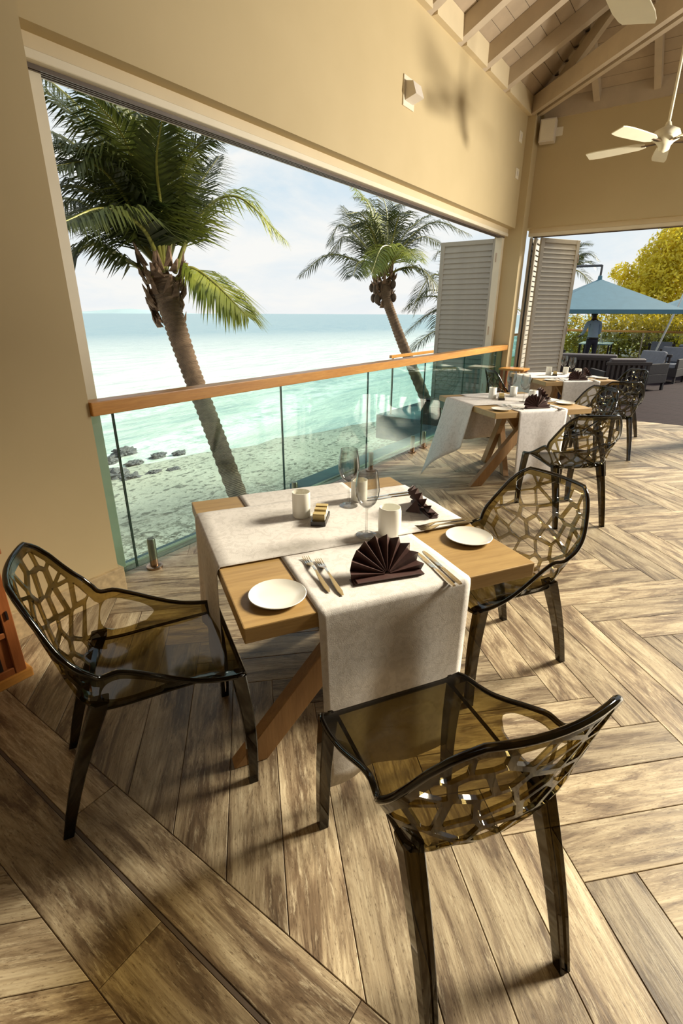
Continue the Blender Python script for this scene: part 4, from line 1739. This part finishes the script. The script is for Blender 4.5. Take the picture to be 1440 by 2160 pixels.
BZ = -2.75
D1 = 6.3
tr1 = [at(345, 588, D1), at(362, 660, D1 + .03), at(398, 770, D1 + .1), at(440, 880, D1 + .17), at(498, 1036, D1 + .3)]
dlt = (tr1[-1] - tr1[-2])
tr1.append(tr1[-1] + dlt * ((BZ - tr1[-1].z) / dlt.z))
fr1 = []
for pts, dd, mt in (
        ([(345, 575), (300, 440), (215, 300), (95, 190)], -1.1, FROND),
        ([(342, 575), (318, 420), (285, 270), (205, 130)], -.7, FROND),
        ([(350, 570), (350, 430), (365, 310), (410, 215)], .3, FROND),
        ([(340, 575), (262, 455), (175, 395), (60, 400)], -.9, FROND),
        ([(335, 590), (262, 545), (195, 515), (110, 580)], -.6, FROND),
        ([(368, 575), (420, 455), (500, 415), (600, 505)], .4, FRONDY),
        ([(372, 590), (402, 566), (452, 598), (522, 668)], -.3, FRONDY),
        ([(345, 570), (318, 470), (235, 345), (120, 300)], -1.3, FROND),
        ([(350, 565), (382, 470), (420, 390), (462, 330)], .8, FROND),
        ([(348, 570), (335, 400), (320, 260), (330, 130)], -.2, FROND),
        ([(345, 570), (290, 400), (170, 230), (40, 120)], -.4, FROND),
        ([(345, 570), (270, 500), (190, 450), (90, 480)], .7, FROND),
        ([(345, 570), (300, 380), (240, 220), (130, 90)], .6, FROND),
        ([(350, 570), (372, 430), (400, 330), (450, 280)], -.5, FROND),
        ([(340, 575), (250, 420), (150, 300), (40, 260)], .3, FROND),
        ([(345, 570), (330, 440), (300, 330), (250, 230)], 1.0, FRONDY),
        ([(345, 570), (310, 430), (260, 290), (180, 190)], -1.5, FROND),
        ([(345, 570), (285, 450), (205, 350), (110, 350)], -1.4, FROND),
        ([(345, 570), (330, 410), (300, 250), (240, 120)], 1.2, FROND),
        ([(345, 570), (275, 430), (190, 330), (70, 290)], 1.1, FROND),
        ([(345, 570), (340, 450), (330, 340), (345, 230)], -1.4, FROND),
        ([(345, 570), (365, 440), (395, 350), (440, 330)], 1.3, FROND),
        ([(345, 570), (300, 480), (220, 440), (130, 470)], -1.6, FROND),
        ([(345, 570), (250, 480), (150, 420), (30, 440)], .2, FROND),
        ([(345, 570), (310, 400), (220, 200), (80, 60)], 0, FROND)):
    fr1.append((pxpath(pts, D1, D1 + dd), mt))
palm('leaning coconut palm with brown fibrous crown filling the window beside the pier', tr1[0], tr1, [.155, .135, .118, .118, .122, .15], fr1, .76, 76, 4, 0, True, 0, r0=.034, droop=.8)

D2 = 11.8


def z2(p):
    return (600 + p[0] / 3.6, 360 + p[1] / 3.6)


tr2 = [at(*z2((755, 850)), D2), at(*z2((775, 980)), D2), at(*z2((830, 1140)), D2 + .1), at(*z2((925, 1390)), D2 + .25), at(905, 860, D2 + .5)]
dlt = tr2[-1] - tr2[-2]
tr2.append(tr2[-1] + dlt * ((BZ - tr2[-1].z) / dlt.z))
fr2 = []
for pts, dd, mt in (
        ([(740, 800), (560, 690), (330, 640), (115, 800)], -.6, FROND),
        ([(740, 790), (600, 560), (430, 410), (335, 560)], .2, FROND),
        ([(745, 780), (690, 500), (650, 280), (500, 90)], -.5, FRONDY),
        ([(750, 780), (760, 480), (820, 280), (930, 250)], .6, FROND),
        ([(770, 790), (900, 500), (1010, 390), (1120, 320)], .3, FROND),
        ([(770, 790), (940, 520), (1150, 390), (1400, 480)], -.5, FROND),
        ([(755, 790), (840, 620), (740, 580), (655, 790)], -1.5, FRONDY),
        ([(775, 800), (900, 740), (1040, 750), (1180, 900)], -.4, FROND),
        ([(745, 780), (640, 560), (540, 440), (440, 270)], .8, FROND),
        ([(745, 780), (720, 440), (640, 230), (520, 200)], .9, FROND),
        ([(750, 780), (700, 520), (600, 400), (480, 430)], -.9, FROND),
        ([(755, 780), (780, 480), (770, 280), (700, 100)], .2, FROND),
        ([(745, 790), (610, 600), (450, 500), (360, 640)], 1.0, FROND),
        ([(770, 790), (900, 600), (1050, 500), (1190, 560)], 1.0, FROND),
        ([(745, 780), (670, 480), (580, 330), (470, 330)], -1.2, FROND),
        ([(760, 780), (830, 480), (880, 330), (960, 330)], -1.0, FROND),
        ([(770, 790), (850, 640), (930, 600), (1010, 680)], -1.6, FRONDY),
        ([(740, 790), (640, 700), (560, 700), (520, 800)], -1.4, FROND)):
    fr2.append((pxpath([z2(p) for p in pts], D2, D2 + dd), mt))
palm('slender leaning coconut palm with a bunch of nuts beyond the balustrade', at(*z2((752, 830)), D2), tr2, [.15, .11, .11, .12, .13, .16], fr2, .70, 52, 7, 0, True, 16, r0=.03, droop=.75)

D3 = 13.5
c3 = at(985, 648, D3)
fr3 = []
for pts, dd in (([(985, 648), (940, 590), (905, 585), (868, 655)], -.5), ([(985, 650), (930, 650), (890, 672), (852, 706)], .3), ([(985, 655), (940, 690), (905, 705), (866, 738)], -.3),
                ([(985, 648), (960, 560), (930, 530), (915, 545)], .5), ([(985, 650), (930, 615), (890, 620), (872, 668)], .8)):
    fr3.append((pxpath(pts, D3, D3 + dd), FROND))
palm('coconut palm mostly hidden behind the folded grey shutter', c3, [c3, c3 + Vector((.3, -.2, -1.5)), Vector((c3.x + .7, c3.y - .4, BZ))], [.15, .12, .16], fr3, .7, 40, 9, 6, False, 0, 2.2)
D4 = 22
c4 = at(1188, 575, D4)
palm('distant palm showing above the blue parasol behind the opened shutter', c4, [c4, c4 + Vector((.2, 0, -2.5)), Vector((c4.x + .4, c4.y, -.4))], [.16, .13, .18],
     [(pxpath([(1188, 575), (1215, 545), (1238, 535), (1262, 548)], D4, D4 - .4), FROND), (pxpath([(1188, 575), (1215, 570), (1240, 590), (1255, 620)], D4, D4 + .4), FROND),
      (pxpath([(1188, 575), (1205, 535), (1225, 515), (1250, 515)], D4, D4), FROND)], .8, 40, 12, 7, False, 0, 1.9)


# ---------------------------------------------------------------- tree and shrubs
def blob_foliage(name, parent, mat, blobs, n, size, seed):
    rnd = random.Random(seed)
    tot = sum(r_[0] * r_[1] for c, r_ in blobs)
    vs, fs = [], []
    for c, r_ in blobs:
        k = int(n * r_[0] * r_[1] / tot)
        for _ in range(k):
            d = Vector((rnd.gauss(0, 1), rnd.gauss(0, 1), rnd.gauss(0, 1))).normalized()
            q = rnd.uniform(.60, 1.05) * (1 + .16 * noise.noise(d * 2.3 + Vector(c)))
            p = Vector(c) + Vector((d.x * r_[0], d.y * r_[0], d.z * r_[1])) * q
            a = (d + Vector((rnd.gauss(0, .6), rnd.gauss(0, .6), rnd.gauss(0, .6)))).normalized()
            u = a.orthogonal().normalized() * size * rnd.uniform(.6, 1.2)
            u.rotate(Matrix.Rotation(rnd.uniform(0, 6.28), 3, a))
            w_ = a.cross(u) * .55
            m = len(vs)
            vs += [p - u, p + w_ * .9, p + u, p - w_ * .9]
            fs.append((m, m + 1, m + 2, m + 3))
    return G().add(vs, fs).build(name, mat, parent)


def tree(label, base, h, blobs, n, size, seed, mat):
    t = thing('broadleaf_tree', label, 'tree', base)
    G().tube([(0, 0, 0), (.1, .05, h * .4), (0, .1, h * .75)], [.28, .22, .12], 10).build('trunk', BARK, t, smooth=60)
    for k, (c, r_) in enumerate(blobs[:6]):
        G().tube([(.05, .05, h * .4), Vector((c[0] * .5, c[1] * .5, h * .4 + (c[2] - h * .4) * .6)), c], [.12, .08, .03], 7).build('branch', BARK, t, smooth=60)
    blob_foliage('foliage', t, mat, blobs, n, size, seed)
    return t


TDp = 27.0
tp = at(1475, 640, TDp)
tbase = Vector((tp.x, tp.y, -.4))
rt = _r
bl = []
for (x_, y_, r_, dd) in ((1475, 600, 2.3, 0), (1410, 600, 1.5, -.6), (1365, 610, 1.25, -.3), (1420, 540, 1.3, -.4), (1470, 520, 1.6, 0), (1440, 495, 1.0, -.3), (1345, 640, 1.1, -.5), (1310, 575, .5, 0), (1325, 620, .8, .3), (1400, 665, 1.3, -1), (1500, 690, 1.8, -.5), (1385, 560, 1.0, .4)):
    p = at(x_, y_, TDp + dd) - tbase
    bl.append((tuple(p), (r_ * 1.22, r_ * 1.04)))
tree('large round tree with yellow-green leaves behind the blue parasols', tuple(tbase), 4.2, bl, 34000, .105, 3, FOLI)
sh_ = [((1212, 706), 20.5, .55, .9), ((1262, 696), 19.6, .62, 1.0), ((1312, 690), 18.6, .62, 1.1), ((1370, 690), 18.6, .68, 1.1), ((1432, 690), 18.4, .68, 1.1)]
for i, ((x_, y_), d, r_, rz_) in enumerate(sh_):
    p = at(x_, y_, d)
    t = thing('leafy_shrub', ['low sunlit shrub behind the terrace rail next to the opened shutter', 'yellow-green shrub behind the standing person', 'bushy shrub behind the low glass table', 'dark leafy shrub below the big tree', 'leafy shrub at the far wall end beside the pale pole'][i], 'shrub', (p.x, p.y, -.4))
    G().tube([(0, 0, 0), (.05, 0, p.z + .3)], .07, 7).build('stem', BARK, t)
    blob_foliage('foliage', t, FOLI2, [((0, 0, p.z + .4), (r_, rz_)), ((.2, .2, p.z + .0), (r_ * .8, rz_ * .7)), ((-.1, -.2, p.z + .0), (r_ * .8, rz_ * .7))], 2000, .07, 20 + i)
gd = G().box(20.2, 60, -40, 8, -.9, -.4).build('garden_lawn', plain('lawn', (.22, .22, .05), .9, .3, 2), None)
struct(gd)

# ---------------------------------------------------------------- beach, sea, island, rocks
vs, fs = [], []
NX, NY = 90, 60
for j in range(NY + 1):
    for i in range(NX + 1):
        x_ = -30 + 110 * i / NX
        y_ = 3.2 + 26 * (j / NY)
        dsh = y_ + .27 * x_ - 15.8
        z_ = BZ + .05 - .012 * (y_ - 3) + .05 * noise.noise(Vector((x_ * .6, y_ * .6, 0))) - max(0, dsh) * .10
        vs.append((x_, y_, z_))
for j in range(NY):
    for i in range(NX):
        a = j * (NX + 1) + i
        fs.append((a, a + 1, a + NX + 2, a + NX + 1))
struct(G().add(vs, fs).build('beach', SAND, None, smooth=80))
SZ = BZ - .13
sv = []
struct(G().add([(-6000, 9, SZ), (9000, 9, SZ), (9000, 9000, SZ), (-6000, 9000, SZ)], [(0, 1, 2, 3)]).build('sea', SEA))
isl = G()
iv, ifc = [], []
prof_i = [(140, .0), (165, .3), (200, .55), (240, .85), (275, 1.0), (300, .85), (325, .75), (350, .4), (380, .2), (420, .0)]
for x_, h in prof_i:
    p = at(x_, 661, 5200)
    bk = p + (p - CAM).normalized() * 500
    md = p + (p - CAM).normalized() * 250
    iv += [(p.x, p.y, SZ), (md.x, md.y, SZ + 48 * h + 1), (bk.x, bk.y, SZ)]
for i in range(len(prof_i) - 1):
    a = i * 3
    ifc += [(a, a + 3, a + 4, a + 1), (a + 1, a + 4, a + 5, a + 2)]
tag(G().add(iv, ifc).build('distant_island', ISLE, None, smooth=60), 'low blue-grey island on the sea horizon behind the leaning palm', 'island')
rr_ = random.Random(5)
rocks = [((232, 1010), .62, .26), ((276, 1012), .36, .16), ((262, 958), .5, .2), ((226, 978), .4, .2), ((326, 999), .3, .10), ((366, 991), .25, .08), ((335, 963), .36, .12), ((378, 957), .3, .10), ((285, 978), .35, .10)]
labs = ['largest wet dark rock on the sand beyond the pier end', 'dark rock touching the largest wet rock on the sand', 'rock in the foam line nearest the pier', 'rock between the foam and the largest wet rock', 'flat low stone on smooth wet sand', 'small thin stone right of the flat low stone', 'low rock at the foam edge towards the palm trunk', 'smaller low rock at the foam edge beside the palm trunk', 'small stone just below the foam near the pier']
for ((x_, y_), r_, h), lb in zip(rocks, labs):
    p = onz(x_, y_, BZ - .10)
    bm = bmesh.new()
    bmesh.ops.create_icosphere(bm, subdivisions=4, radius=1)
    sdv = Vector((x_, y_, 0))
    for v in bm.verts:
        k = 1 + .55 * noise.noise(v.co * 1.8 + sdv) + .4 * noise.noise(v.co * 4.5 + sdv)
        v.co = Vector((v.co.x * r_ * k * .8, v.co.y * r_ * .45 * k, v.co.z * h * .8 * k))
    me = bpy.data.meshes.new('beach_rock')
    bm.to_mesh(me)
    bm.free()
    o = link('beach_rock', me, ROCK)
    o.location = (p.x, p.y, p.z + h * .25)
    tag(o, lb, 'rock', 'beach rocks')

# lower ledge and neighbouring slab seen through the glass
o = G().box(3.9, 9.3, 2.96, 3.42, -.60, -.16).build('concrete_ledge', CONC, None, bevel=.01)
tag(o, 'blue-grey concrete ledge just outside the glass balustrade', 'ledge')
o = G().box(9.55, 12.6, 4.55, 5.75, -1.05, -.52).build('concrete_slab_block', CONC, None, bevel=.01)
tag(o, 'blue-grey concrete block standing out over the beach beyond the glass', 'concrete block')
nbx = thing('outer_rail', 'short timber handrail on a steel post standing on the outer concrete block', 'railing', (9.75, 5.5, -.52))
G().lathe([(0, 0), (.04, 0), (.04, .01), (.022, .012), (.022, 1.20), (0, 1.20)], 12).build('post', METAL, nbx)
G().box(-.1, 2.4, -.03, .03, 1.20, 1.26).build('handrail', RAILW, nbx, bevel=.004)
G().box(2.2, 2.24, -.02, .02, 0, 1.20).build('post', METAL, nbx)
bs = struct(G().box(-3.2, 9.2, 2.87, 2.95, -2.9, -.02).build('wall_below_window', CONC))
